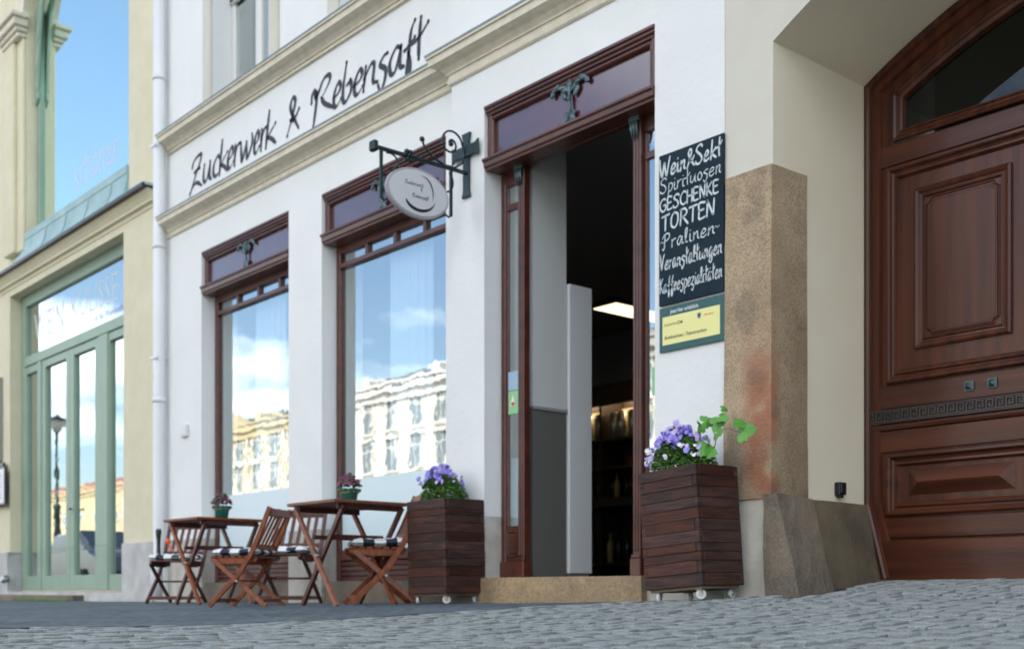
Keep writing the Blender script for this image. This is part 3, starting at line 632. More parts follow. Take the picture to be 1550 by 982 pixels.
kb.poly([(-3.772, GY-.034, .064), (-3.832, GY-.034, .285), (-3.832, GY-.006, .285), (-3.772, GY-.006, .064)]); kb.build('kick_board', M['gateh'], gt)
big = [(0, 0), (0, .026), (.008, .036), (.022, .038), (.030, .028), (.034, .016), (.048, .010), (.052, .022), (.064, .024), (.070, .012), (.082, -.006)]
sm = [(0, 0), (0, .016), (.012, .024), (.024, .018), (.034, .006), (.044, .004), (.052, .012), (.060, .0)]
def ring(x0, x1, z0, z1): return [(x0, z0), (x0, z1), (x1, z1), (x1, z0)]
for (a, b) in ((-3.756, XR), (-2.75, -2.12), (-1.97, -1.34), (-1.23, -.32)):
    MB().sweep_xz(ring(a, b, 1.195, 2.447), big, GY-.008).build('moulding', M['gate'], gt)
    MB().sweep_xz(ring(a+.175, b-.175+.02, 1.375, 2.285), sm, GY-.008).build('moulding', M['gate'], gt)
    # raised field with incised, notched-corner line
    c, d = a+.245, b-.225; e = 1.445; f = 2.215; q = .035; k = .03
    pts = [(c+k, e), (c+k-.008, e+q*.6), (c, e+q), (c, f-q), (c+k-.008, f-q*.6), (c+k, f), (d-k, f), (d-k+.008, f-q*.6), (d, f-q), (d, e+q), (d-k+.008, e+q*.6), (d-k, e)]
    MB().sweep_xz(pts, [(-.006, 0), (-.001, .006), (.003, -.0005), (.006, -.0005), (.010, .008), (.02, .008)], GY-.008).build('incised_line', M['gate'], gt)
    ip = [(x, z) for x, z in pts]; cx_ = (c+d)/2; cz_ = (e+f)/2
    MB().poly([(x+(.018 if x < cx_ else -.018), GY-.016, z+(.018 if z < cz_ else -.018)) for x, z in ip]).build('field', M['gate'], gt)
    MB().sweep_xz(ring(a, b, .43, .79), big, GY-.008).build('moulding', M['gateh'], gt)
    p = MB(); x0, x1, z0, z1 = a+.135, b-.135, .545, .69; yo = GY-.010; yi = GY-.048; i_ = .055
    O = [(x0, yo, z0), (x1, yo, z0), (x1, yo, z1), (x0, yo, z1)]; I = [(x0+i_+.02, yi, z0+.072), (x1-i_-.02, yi, z0+.072), (x1-i_-.02, yi, z1-.072), (x0+i_+.02, yi, z1-.072)]
    for t in range(4): p.quad(O[t], O[(t+1) % 4], I[(t+1) % 4], I[t])
    p.quad(*I); p.build('raised_panel', M['gateh'], gt)
# bead under the key frieze
MB().prism([(GY-.008, .925), (GY-.03, .93), (GY-.036, .945), (GY-.03, .96), (GY-.008, .965)], -3.885, -.22).build('bead', M['gateh'], gt)
fz = MB().box(-3.888, -.21, GY-.034, GY-.006, .968, 1.044).build('frieze', M['frz'], gt, bevel=.003)
k = MB(); x = -3.875; z0 = .978; h = .056; t = .0065; yk = GY-.0415
MB().box(-3.888, -.21, GY-.041, GY-.033, .968, .974).box(-3.888, -.21, GY-.041, GY-.033, 1.038, 1.044).build('frieze_edge', M['frz2'], fz)
while x < -.3:
    for (a, b, c, d) in ((0, t, 0, h), (t, .044, h-t, h), (.044-t, .044, .016, h-t), (.018, .044-t, .016, .016+t), (.018, .018+t, .016+t, .036), (0, .0, 0, 0), (t, .056, 0, t)):
        if b > a: k.box(x+a, x+b, yk, GY-.033, z0+c, z0+d)
    x += .056
k.build('meander', M['frz2'], fz)
for sx in (-3.248, -3.116):
    s = MB(); e = .026; s.box(sx-e, sx+e, GY-.03, GY-.018, 1.12-e, 1.12+e); a = [(sx-e+.005, GY-.030, 1.125-e), (sx+e-.005, GY-.030, 1.125-e), (sx+e-.005, GY-.030, 1.115+e), (sx-e+.005, GY-.030, 1.115+e)]
    for q in range(4): s.poly([a[q], a[(q+1) % 4], (sx, GY-.052, 1.12)])
    s.build('stud', M['verd'], gt)
# fanlight
fl = [(-3.652, 2.655)]
xs_ = [-3.652+(3.652-.44)*i/40 for i in range(41)]
path = [(x, arch(x, .235)) for x in xs_]+[(xs_[-1], 2.655)]
path = [(-3.715, 2.592)]+[(x-.0, arch(x, .175)) for x in [-3.715+(3.715-.377)*i/40 for i in range(41)]]+[(-.377, 2.592)]
MB().sweep_xz(path, [(0, -.0), (0, .024), (.010, .030), (.022, .022), (.03, .012), (.042, .010), (.048, .018), (.058, .014), (.064, -.02)], GY-.008).build('fanlight_moulding', M['gate'], gt)
g = MB()
xg = [-3.70+(3.70-.39)*i/40 for i in range(41)]
for a, b in zip(xg, xg[1:]): g.quad((a, GY+.012, 2.60), (b, GY+.012, 2.60), (b, GY+.012, arch(b, .17)), (a, GY+.012, arch(a, .17)))
g.build('fanlight_pane', M['glassd'], gt, fix=False)
g = MB()
for a, b in zip(ax[:-1], ax[1:]):
    lo2 = lambda x: 2.57 if (x < -3.70 or x > -.39) else arch(x)-.225
    g.quad((a, GY-.006, lo2(a)), (b, GY-.006, lo2(b)), (b, GY-.006, arch(b)-.02), (a, GY-.006, arch(a)-.02))
g.build('arch_head', M['gate'], gt)
MB().box(-3.9, -.1, 1.6, 1.65, 0, 3.6).build('passage', M['black'], shop)

# ------------------------------------------------------------------ neighbouring ochre building
nb = thing('ochre_building', 'ochre rendered building with green framed glazed front and verdigris copper apron', 'building', (-14.5, 0, -.13))
def nfront(nm, m, x0, x1, z0, z1, y, holes, ex=None):
    mb = MB(); walls(mb, x0, x1, z0, z1, y, holes)
    if ex: ex(mb)
    return mb.build(nm, m, nb)
OX0, OX1 = -16.655, -12.80
nfront('wall', M['yellow'], -24, -11.98, PW, 4.3, 0, [(OX0, OX1, 0, 4.005, .45)])
nfront('plinth', M['yplinth'], -24, -11.98, -.3, PW, -.03, [(OX0-.02, OX1+.02, -.02, 4.0, .20)], lambda mb: mb.quad((-24, -.03, PW), (-11.98, -.03, PW), (-11.98, 0, PW), (-24, 0, PW)).quad((-11.98, -.03, -.3), (-11.98, 0, -.3), (-11.98, 0, PW), (-11.98, -.03, PW)))
# upper wall with arched opening
UX0, UX1, UR = -15.98, -12.654, 1.663
ucx = (UX0+UX1)/2; uz = 7.45
mb = MB(); walls(mb, UX1, -11.98, 4.3, H, 0, []); walls(mb, -24, UX0, 4.3, H, 0, [])
mb.quad((-11.98, 0, 4.3), (-11.98, 4, 4.3), (-11.98, 4, H), (-11.98, 0, H)); mb.quad((-11.98, 0, -.3), (-11.98, 4, -.3), (-11.98, 4, 4.3), (-11.98, 0, 4.3))
ux = [ucx-UR*math.cos(math.pi*i/32) for i in range(33)]
uzf = lambda x, r=UR: uz+math.sqrt(max(0, r*r-(x-ucx)**2))*.62
for a, b in zip(ux, ux[1:]): mb.quad((a, 0, uzf(a)), (b, 0, uzf(b)), (b, 0, H), (a, 0, H)); mb.quad((a, 0, uzf(a)), (a, .42, uzf(a)), (b, .42, uzf(b)), (b, 0, uzf(b)))
mb.quad((UX0, 0, 4.3), (UX0, .42, 4.3), (UX0, .42, uz), (UX0, 0, uz)); mb.quad((UX1, 0, 4.3), (UX1, .42, 4.3), (UX1, .42, uz), (UX1, 0, uz))
mb.build('wall', M['yellow'], nb)
# pilaster and capital left of the arched window
MB().box(-16.62, -16.22, -.10, .001, 4.5, 7.30).build('pilaster', M['yellow'], nb, bevel=.015)
MB().box(-16.22, -16.0, -.045, .001, 4.5, 7.30).build('pilaster', M['yellow'], nb, bevel=.01)
mb = MB()
for k, (e, a, b) in enumerate(((.02, 7.30, 7.36), (.05, 7.36, 7.42), (.09, 7.42, 7.52), (.13, 7.52, 7.58))): mb.box(-16.62-e, -16.0+e, -.10-e, .001, a, b)
mb.build('capital', M['trim'], nb, bevel=.012)
mb = MB()
for a, b in zip(ux, ux[1:]):
    ao, bo = (ucx+(a-ucx)*1.16, ucx+(b-ucx)*1.16)
    mb.quad((a, -.06, uzf(a)), (b, -.06, uzf(b)), (bo, -.06, uz+(uzf(b)-uz)*1.2+.02), (ao, -.06, uz+(uzf(a)-uz)*1.2+.02)); mb.quad((a, -.06, uzf(a)), (a, .0, uzf(a)), (b, 0, uzf(b)), (b, -.06, uzf(b)))
    mb.quad((ao, -.06, uz+(uzf(a)-uz)*1.2+.02), (bo, -.06, uz+(uzf(b)-uz)*1.2+.02), (bo, 0, uz+(uzf(b)-uz)*1.2+.02), (ao, 0, uz+(uzf(a)-uz)*1.2+.02))
mb.build('archivolt', M['trim'], nb)
# copper apron: hollow curve from the window sill down to the gutter edge, hipped at the left end
mb = MB(); prof = [(0.0, 4.72), (-.02, 4.715), (-.02, 4.63), (-.012, 4.62), (-.02, 4.55), (-.04, 4.46), (-.07, 4.38), (-.11, 4.325), (-.155, 4.30)]
XA0, XA1 = -15.93, -12.66
for k in range(len(prof)-1):
    (y0, z0), (y1, z1) = prof[k], prof[k+1]; e0 = -y0*5.2; e1 = -y1*5.2
    mb.quad((XA0-e0, y0, z0), (XA0-e1, y1, z1), (XA1, y1, z1), (XA1, y0, z0), True)
    mb.quad((XA0-e0, y0, z0), (XA0-e0-.02, 0, z0), (XA0-e1-.02, 0, z1), (XA0-e1, y1, z1), True)
mb.poly([(XA1, y_, z_) for y_, z_ in prof]+[(XA1, 0, 4.30)]); mb.box(XA1, -11.93, -.155, -.001, 4.285, 4.312)
ap = mb.build('copper_apron', M['copper'], nb)
for x in (-15.2, -14.5, -13.8, -13.1): MB().tube([(x, y-.006, z) for y, z in prof[3:]], .009, 5).build('seam', M['copper'], ap)
MB().box(-24, -11.92, -.162, -.135, 4.262, 4.298).box(-24, -11.93, -.135, -.001, 4.268, 4.284).build('shaded_gutter_edge', M['black'], nb)  # gutter edge in black: shadow line under the copper put into its colour
mb = MB().prism([(0, 4.266), (-.10, 4.266), (-.10, 4.235), (-.085, 4.22), (-.06, 4.18), (-.05, 4.165), (-.05, 4.14), (-.012, 4.13), (-.012, 4.09), (0, 4.09)], -24, -11.95); mb.build('cornice', M['yellow'], nb)
MB().box(-24, -16.72, -.155, 0, 4.286, 4.312).build('apron_ledge', M['copper'], nb)
# glazed shopfront in sage green
Y = .15; gf = MB()
gf.box(OX0+.003, -16.50, Y, Y+.09, 0, 4.0); gf.box(OX1-.12, OX1-.003, Y, Y+.09, 0, 4.0); gf.box(-16.50, OX1-.12, Y+.003, Y+.09, 3.86, 4.0); gf.box(-16.50, OX1-.12, Y-.012, Y+.09, 3.04, 3.17)
for a, b in ((-16.0, -15.86), (-13.90, -13.62)): gf.box(a, b, Y-.01, Y+.088, 0, 3.04)
gf_ = gf.build('glazed_front', M['green'], nb, bevel=.008)
def leafd(nm, x0, x1, sw, zt=3.035, zb=.0, kick=.19):
    m_ = MB().box(x0, x0+sw, Y+.004, Y+.07, zb, zt).box(x1-sw, x1, Y+.004, Y+.07, zb, zt).box(x0+sw, x1-sw, Y+.006, Y+.07, zt-.10, zt).box(x0+sw, x1-sw, Y+.006, Y+.07, zb, zb+kick)
    o = m_.build(nm, M['green'], nb, bevel=.006)
    MB().box(x0+sw, x1-sw, Y+.045, Y+.05, zb+kick, zt-.10).build('pane', M['glassl'], o); return o
leafd('side_light', -16.50, -16.0, .04); d1 = leafd('door_leaf', -15.86, -14.86, .13); d2 = leafd('door_leaf', -14.85, -13.90, .13); leafd('side_light', -13.62, OX1-.12, .03)
MB().tube([(-14.80, Y-.03, 1.02), (-14.70, Y-.035, 1.02)], .009, 6).tube([(-14.80, Y+.005, 1.02), (-14.80, Y-.03, 1.02)], .009, 6).build('handle', M['iron'], d2)
MB().box(-16.50, OX1-.12, Y+.045, Y+.05, 3.17, 3.86).build('top_pane', M['glassl'], gf_)
MB().box(OX0, OX1, .05, .20, -.16, -.012).build('threshold', M['granite2'], nb, bevel=.01)
MB().box(OX0-.25, -13.9, -.16, .05, -.16, -.055).build('step', M['granite2'], nb, bevel=.01)
# interior of the ground floor room
mb = MB().box(-17.5, -12.0, 5, 5.1, 0, 4.2).box(-17.6, -17.5, .46, 5, 0, 4.2).box(-12.1, -12.0, .46, 5, 0, 4.2).box(-17.5, -12.1, .46, 5, -.1, -.02).box(-17.5, -12.1, .46, 5, 4.2, 4.28); mb.build('room', M['dark'], nb)
# arched window
MB().box(UX0, UX0+.10, .13, .20, 4.78, uz+1.0).box(UX1-.10, UX1, .13, .20, 4.78, uz+1.0).box(UX0, UX1, .10, .20, 4.72, 4.80).build('arched_window', M['green'], nb, bevel=.01)
mb = MB()
for a, b in zip(ux, ux[1:]): mb.quad((a, .17, 4.8), (b, .17, 4.8), (b, .17, uzf(b)), (a, .17, uzf(a)))
mb.build('arched_pane', M['glassy'], nb, fix=False)
mb = MB()  # pierced bracket in the corner of the arch
br = [(UX0+.04, 7.62), (UX0+.50, 8.0), (UX0+.50, 7.90), (UX0+.26, 7.62), (UX0+.17, 7.25), (UX0+.13, 6.85), (UX0+.10, 6.6), (UX0+.12, 6.50), (UX0+.04, 6.42)]
mb.prism([(x, z) for x, z in br], .095, .125, 'y'); mb.ell((UX0+.08, .095, 6.65), (.03, .015, .08)); mb.ell((UX0+.09, .095, 6.95), (.04, .015, .12)); mb.ell((UX0+.12, .095, 7.35), (.06, .015, .14)); mb.build('bracket', M['green'], nb)
mb = MB().box(-17.5, -11.99, 3, 3.1, 4.3, H).box(-17.5, -11.99, .43, 3.1, 4.32, 4.38); mb.build('upper_room', M['dark'], nb)
mb = MB()
for i in range(40):
    a = UX0+.3+(2.9)*i/40; b = UX0+.3+2.9*(i+1)/40; mb.quad((a, .45+.012*math.sin(i*1.9), 4.8), (b, .45+.012*math.sin((i+1)*1.9), 4.8), (b, .45+.012*math.sin((i+1)*1.9), 8.6), (a, .45+.012*math.sin(i*1.9), 8.6), True)
mb.build('curtain', M['curtain'], nb)
MB().box(-17.05, -16.74, -.065, -.034, 1.38, 1.75).build('notice_backing', M['black'], nb)
# moss on the threshold
mb = MB()
for k in range(160): x = random.uniform(-15.9, -14.0); mb.ell((x, random.uniform(-.20, -.13), gz(x, -.17)+.01), (random.uniform(.02, .05), .02, random.uniform(.008, .02)), 5, 3)
o = mb.build('moss', M['moss'], None, kind='stuff')

# ------------------------------------------------------------------ brush and chalk lettering
GL = {
 'Z': (.8, [[(.12, .70), (.2, .86), (.45, .97), (.74, .98), (.66, .75), (.35, .35), (0, -.14)], [(.02, -.10), (.25, .10), (.5, .13), (.80, -.02)], [(.28, .50), (.5, .56), (.66, .56)]]),
 'u': (.5, [[(.08, .5), (.04, .15), (.14, 0), (.3, .12), (.42, .5)], [(.42, .5), (.40, .1), (.5, 0)]]),
 'c': (.42, [[(.4, .42), (.28, .53), (.07, .34), (.06, .08), (.22, -.01), (.42, .10)]]),
 'k': (.45, [[(.16, 1), (.10, .5), (.05, -.04)], [(.44, .55), (.1, .24)], [(.12, .24), (.28, .16), (.46, -.02)]]),
 'e': (.42, [[(.05, .22), (.28, .30), (.37, .44), (.24, .54), (.06, .32), (.06, .06), (.2, -.01), (.42, .12)]]),
 'r': (.34, [[(.08, .52), (.05, -.02)], [(.06, .28), (.2, .48), (.36, .52)]]),
 'w': (.66, [[(.04, .5), (.10, .05), (.16, .02), (.33, .44)], [(.33, .44), (.37, .04), (.44, .02), (.62, .34), (.60, .56)]]),
 '&': (.62, [[(.60, .02), (.36, .36), (.16, .72), (.26, .96), (.40, .84), (.30, .5), (.04, -.05)], [(.18, .36), (.38, .32), (.60, .55)]]),
 'R': (.8, [[(.20, .72), (.20, .4), (.12, -.20)], [(.02, .48), (.04, .70), (.12, .78), (.20, .55), (.42, .94), (.62, .98), (.64, .80), (.38, .46)], [(.38, .46), (.5, .26), (.80, .03)]]),
 'b': (.44, [[(.16, 1.02), (.06, .4), (.07, .05), (.2, -.02), (.38, .2), (.36, .44), (.2, .40), (.34, .5)]]),
 'n': (.46, [[(.10, .52), (.05, -.02)], [(.06, .24), (.24, .5), (.35, .46), (.33, .10), (.46, .02)]]),
 's': (.4, [[(.38, .54), (.22, .52), (.08, .36), (.32, .20), (.30, -.05), (.14, -.24), (.03, -.08)]]),
 'a': (.48, [[(.36, .48), (.22, .54), (.04, .28), (.08, .02), (.22, .03), (.36, .46)], [(.38, .52), (.36, .10), (.48, .02)]]),
 'f': (.38, [[(.40, 1.02), (.26, .8), (.20, .3), (.14, -.2), (.20, -.34), (.27, -.2), (.26, .1), (.18, .3)], [(.02, .40), (.2, .46), (.42, .60)]]),
 't': (.34, [[(.20, 1.0), (.17, .4), (.18, -.0)], [(-.12, .46), (.16, .52), (.40, .78)]]),
 'W': (.85, [[(.02, 1), (.08, .5), (.2, 0), (.34, .6), (.42, .75), (.5, .3), (.58, 0), (.7, .4), (.86, 1.02)]]),
 'i': (.2, [[(.09, .5), (.08, .06), (.2, .0)], [(.10, .70), (.12, .74)]]),
 'S': (.6, [[(.56, .86), (.42, 1.0), (.18, .92), (.12, .7), (.42, .46), (.5, .2), (.32, 0), (.08, .04), (.04, .2)]]),
 'p': (.44, [[(.10, .52), (.05, -.42)], [(.08, .36), (.24, .54), (.40, .38), (.34, .08), (.18, 0), (.07, .1)]]),
 'o': (.42, [[(.22, .52), (.06, .32), (.08, .06), (.22, 0), (.37, .18), (.34, .44), (.22, .52)]]),
 'G': (.62, [[(.56, .84), (.36, 1.0), (.08, .7), (.08, .25), (.3, 0), (.56, .14), (.56, .44), (.36, .44)]]),
 'E': (.46, [[(.44, .96), (.08, .98), (.06, .5), (.06, .02), (.46, .04)], [(.06, .52), (.38, .54)]]),
 'C': (.5, [[(.50, .86), (.32, 1.0), (.06, .7), (.06, .25), (.28, 0), (.5, .12)]]),
 'H': (.52, [[(.08, 1), (.06, 0)], [(.48, 1), (.46, 0)], [(.07, .5), (.47, .54)]]),
 'N': (.54, [[(.06, 0), (.08, 1)], [(.08, 1), (.46, 0)], [(.46, 0), (.50, 1)]]),
 'K': (.5, [[(.08, 1), (.06, 0)], [(.48, .98), (.08, .46)], [(.12, .5), (.50, 0)]]),
 'T': (.54, [[(.02, .92), (.54, 1.0)], [(.28, .96), (.24, 0)]]),
 'O': (.56, [[(.28, 1), (.06, .7), (.08, .2), (.28, 0), (.50, .3), (.48, .8), (.28, 1)]]),
 'P': (.56, [[(.20, .95), (.14, 0), (.02, .02)], [(.02, .75), (.2, 1.0), (.48, .96), (.50, .68), (.2, .5)]]),
 'l': (.22, [[(.06, .1), (.2, .8), (.14, 1.0), (.07, .8), (.07, .1), (.22, .02)]]),
 'V': (.6, [[(.02, .9), (.1, 1), (.24, .02), (.4, .6), (.6, 1.02)]]),
 'g': (.46, [[(.38, .48), (.22, .54), (.06, .3), (.1, .04), (.24, .04), (.38, .46)], [(.38, .52), (.36, -.1), (.24, -.36), (.06, -.28), (.14, -.1), (.46, .08)]]),
 'z': (.42, [[(.06, .5), (.38, .5), (.08, .06), (.30, .02), (.34, -.18), (.2, -.36), (.06, -.26)]]),
 'ä': (.48, [[(.36, .48), (.22, .54), (.04, .28), (.08, .02), (.22, .03), (.36, .46)], [(.38, .52), (.36, .10), (.48, .02)], [(.14, .70), (.15, .75)], [(.32, .72), (.33, .77)]]),
 ' ': (.25, []), '®': (.56, [[(.08, 1), (.06, 0)], [(.06, .98), (.36, 1.0), (.48, .76), (.30, .52), (.08, .50)], [(.22, .50), (.54, 0)]]),
}
def catmull(p, n=7):
    if len(p) < 3: return [tuple(p[0]), ((p[0][0]+p[1][0])/2, (p[0][1]+p[1][1])/2), tuple(p[-1])]
    o = []
    for i in range(len(p)-1):
        a = p[max(i-1, 0)]; b = p[i]; c = p[i+1]; d = p[min(i+2, len(p)-1)]
        for k in range(n):
            t = k/n; o.append(tuple(.5*(2*b[m]+(c[m]-a[m])*t+(2*a[m]-5*b[m]+4*c[m]-d[m])*t*t+(3*b[m]-a[m]-3*c[m]+d[m])*t**3) for m in (0, 1)))
    o.append(tuple(p[-1])); return o
def stroke_glyph(mb, ch, to3, wx, h, nib, taper=True, ang=.9, con=.7, jit=0):
    for st in GL[ch][1]:
        q = catmull([(x+random.uniform(-jit, jit), y+random.uniform(-jit, jit)) for x, y in st]); q = [(x*wx, y*h) for x, y in q]; n = len(q); L_ = []; R_ = []
        for i, (x, y) in enumerate(q):
            a = q[max(i-1, 0)]; b = q[min(i+1, n-1)]; dx, dy = b[0]-a[0], b[1]-a[1]; l = math.hypot(dx, dy) or 1; dx /= l; dy /= l
            wd = nib*((1-con)+con*abs(math.sin(math.atan2(dy, dx)-ang))); t = i/(n-1)
            if taper: wd *= min(1, .45+3.0*t)*min(1, .35+3.2*(1-t))
            L_.append((x-dy*wd/2, y+dx*wd/2)); R_.append((x+dy*wd/2, y-dx*wd/2))
        for i in range(n-1): mb.quad(to3(*L_[i]), to3(*R_[i]), to3(*R_[i+1]), to3(*L_[i+1]))
        for i in (0, n-1):
            mb.poly([to3(q[i][0]+nib*.38*math.cos(t*math.pi/3), q[i][1]+nib*.38*math.sin(t*math.pi/3)) for t in range(6)])
def wall_text(mb, text, x0, x1, z, h, y, nib, **kw):
    tot = sum(GL[c][0] for c in text)+.07*len(text); s = (x1-x0)/tot; x = x0; rise = kw.pop('rise', 0)
    for c in text:
        yo = y-random.uniform(0, .0006)
        stroke_glyph(mb, c, lambda a, b, X=x, yo=yo: (X+a, yo, z+b+rise*(X+a-x0)), s, h, nib, **kw); x += (GL[c][0]+.07)*s
let = [('Z', -11.126, .265), ('u', -10.846, .199), ('c', -10.633, .167), ('k', -10.507, .191), ('e', -10.33, .147), ('r', -10.196, .132), ('w', -10.078, .269), ('e', -9.809, .125), ('r', -9.684, .122), ('k', -9.598, .204),
       ('&', -9.206, .226), ('R', -8.803, .38), ('e', -8.444, .143), ('b', -8.311, .179), ('e', -8.132, .155), ('n', -8.006, .236), ('s', -7.779, .146), ('a', -7.633, .223), ('f', -7.428, .139), ('t', -7.315, .178)]
for i, (c, x, wd) in enumerate(let):
    mb = MB(); yo = -.0045-.0003*(i % 3)
    stroke_glyph(mb, c, lambda a, b, X=x, yo=yo: (X+a+.07*b, yo, 4.035+b), (wd-.015)/GL[c][0], .305 if c in 'ZkRbft&' else .345, .046, con=.62, ang=.6)
    mb.build('letter', M['ink'], shop)
# chalkboard
cbx = thing('chalkboard', 'tall dark blue chalkboard with handwritten offers hung beside the shop door', 'chalkboard', (-4.458, -.09, 1.675))
MB().box(-4.700, -4.216, -.100, -.084, 1.675, 2.562).build('board', M['board'], cbx, bevel=.002)
lines = [('Wein&Sekt', 2.43, .105, .0135, -4.692, -4.222), ('Spirituosen', 2.335, .085, .0075, -4.69, -4.225), ('GESCHENKE', 2.228, .074, .0115, -4.692, -4.245), ('TO®TEN', 2.112, .090, .0135, -4.675, -4.27),
         ('Pralinen', 2.004, .085, .0085, -4.672, -4.27), ('Veranstaltungen', 1.882, .092, .0095, -4.692, -4.222), ('Kaffeespezialitäten', 1.748, .088, .0080, -4.692, -4.220)]
for tx, z, h, nb_, a, b in lines:
    mb = MB(); wall_text(mb, tx, a, b, z, h, -.1018, nb_, taper=False, con=.35, jit=.02, rise=.02); mb.build('chalk_line', M['chalk'], cbx)
mb = MB()
for x in (-4.69, -4.282): mb.tube([(x-.0, -.1015, 2.04), (x+.012, -.1015, 2.052), (x+.025, -.1015, 2.04), (x+.038, -.1015, 2.05)], .003, 4)
mb.build('chalk_line', M['chalk'], cbx)
# plain type
def type_text(name, s, x, y, z, size, m, parent, xs_=1.0, rotm=None, shear=0, bold=0, align='LEFT', origin=None):
    cu = bpy.data.curves.new('t', 'FONT'); cu.body = s; cu.size = size; cu.shear = shear; cu.offset = bold; cu.align_x = align; cu.resolution_u = 4
    o = bpy.data.objects.new('t', cu); COL.objects.link(o); dg = bpy.context.evaluated_depsgraph_get(); me = bpy.data.meshes.new_from_object(o.evaluated_get(dg)); bpy.data.objects.remove(o)
    T = Matrix.Translation(Vector((x, y, z))) @ (rotm or Matrix.Rotation(R(90), 4, 'X')) @ Matrix.Diagonal((xs_, 1, 1, 1)); me.transform(T); me.transform(Matrix.Translation(-wl(parent)))
    me.materials.clear(); me.materials.append(m); ob = bpy.data.objects.new(name, me); COL.objects.link(ob); ob.parent = parent; return ob
ps = thing('stamp_notice_sign', 'dark green sign with a yellow field about stamps, below the chalkboard', 'sign', (-4.455, -.09, 1.40))
MB().box(-4.700, -4.205, -.096, -.084, 1.402, 1.662).build('plate', M['dgreen'], ps, bevel=.002)
MB().box(-4.672, -4.243, -.099, -.095, 1.440, 1.605).build('yellow_field', M['pyellow'], ps)
type_text('lettering', 'Jetzt hier erhältlich:', -4.612, -.0975, 1.621, .030, M['signw'], ps, .9, bold=.0006)
type_text('lettering', 'Briefmarken / Paketmarken', -4.655, -.1005, 1.472, .030, M['ink'], ps, .96)
type_text('lettering', 'Deutsche Post', -4.657, -.1005, 1.551, .018, M['ink'], ps, .85)
mb = MB().tube([(-4.545+.014*math.cos(t/8*6.28), -.1005, 1.557+.008*math.sin(t/8*6.28)) for t in range(9)], .0016, 4).poly([(-4.535, -.1008, 1.555), (-4.518, -.1008, 1.565), (-4.518, -.1008, 1.549)]); mb.build('emblem', M['ink'], ps)
MB().poly([(-4.405, -.1005, 1.585), (-4.38, -.1005, 1.585), (-4.38, -.1005, 1.566), (-4.3925, -.1005, 1.55), (-4.405, -.1005, 1.566)]).build('emblem', M['blue'], ps)
type_text('lettering', 'PIN MAIL', -4.352, -.1005, 1.561, .016, M['red'], ps, 1.0)
# glass lettering of the neighbour
type_text('lettering', 'WEIN', -16.25, .1935, 3.36, .50, M['letters'], nb, .86, bold=.010)
type_text('lettering', 'KULISSE', -14.94, .1935, 3.40, .50, M['letters'], nb, .86, bold=-.006)
type_text('lettering', 'Café.Bar.Weinhandel', -14.25, .1935, 3.25, .13, M['blue2'], nb, .9)
type_text('lettering', 'schöner', -14.72, .168, 5.0, .62, M['lettersp'], nb, .68)
# wall box, jamb box, pipes
w1 = MB().box(-11.29, -11.15, -.03, -.001, 1.56, 1.68).box(-11.275, -11.165, -.036, -.03, 1.575, 1.665).build('junction_box', M['plasw'], None, bevel=.006); tag(w1, 'small white plastic box mounted on the white pier beside the drainpipe', 'wall box')
w2_ = MB().box(-3.892, -3.855, .49, .56, .545, .618).box(-3.856, -3.848, .50, .55, .555, .61).box(-3.89, -3.862, .505, .545, .530, .546).build('jamb_socket', M['black'], None, bevel=.005); tag(w2_, 'small black box fixed low on the beige gate jamb', 'wall box')
w3 = thing('downpipe', 'white rain downpipe between the ochre and the white building', 'drainpipe', (-11.78, -.1, -.11))
px_, py_ = -11.67, -.085
MB().tube([(px_, py_, H-.4), (px_, py_, .32), (px_-.02, py_-.02, .22), (px_-.02, py_-.02, -.10)], .062, 18).build('pipe', M['pipe'], w3)
for z in (1.95, 3.55, 5.30, 7.4): MB().tube([(px_, py_, z), (px_, py_, z+.05)], .069, 18).build('collar', M['pipe'], w3)
for z in (2.4, 4.6): MB().box(px_-.08, px_+.08, py_-.07, py_-.058, z, z+.03).box(px_-.015, px_+.015, -.06, 0, z, z+.03).build('bracket', M['pipe'], w3)
w4 = thing('conduit_pipe', 'thin white conduit running down the wall beside the drainpipe', 'pipe', (-11.885, -.04, -.1))
MB().tube([(-11.885, -.035, 2.24), (-11.885, -.035, -.1)], .018, 10).build('pipe', M['pipe'], w4); MB().tube([(-11.885, -.035, 2.24), (-11.885, -.035, 2.275)], .024, 10).build('joint', M['black'], w4)
MB().tube([(-11.885, -.035, 2.275), (-11.885, -.035, 7)], .016, 10).build('pipe', M['pipe'], w4)
MB().box(-11.985, -11.65, .01, .3, -.3, H).build('party_strip', M['white'], nb)
w5 = thing('notice_board', 'white notice board in a dark frame at the far left of the ochre wall', 'notice board', (-16.95, -.06, 1.3))
MB().box(-17.4, -16.60, -.085, -.062, 1.16, 1.69).build('frame', M['black'], w5, bevel=.008); MB().box(-17.38, -16.63, -.089, -.084, 1.19, 1.66).build('sheet', M['signw'], w5)
for k in range(7): MB().box(-17.3, -16.7-.03*(k % 3), -.0905, -.0885, 1.26+k*.05, 1.272+k*.05).build('text_line', M['red'] if k == 1 else M['ogr'], w5)
w6 = thing('menu_case', 'glazed menu case with dark frame above the notice board', 'menu case', (-17.2, -.05, 1.8))
MB().box(-17.7, -16.95, -.06, -.001, 1.78, 2.95).build('frame', M['wheelm'], w6, bevel=.008); MB().box(-17.66, -16.99, -.064, -.059, 1.82, 2.91).build('sheet', M['signw'], w6)
w7 = MB().tube([(-16.60, -.04, .16), (-16.60, -.10, .15), (-16.60, -.13, .16)], [.05, .055, .045], 12).build('door_buffer', M['wheelm'], None); tag(w7, 'small grey round buffer low beside the green shopfront', 'door stop')

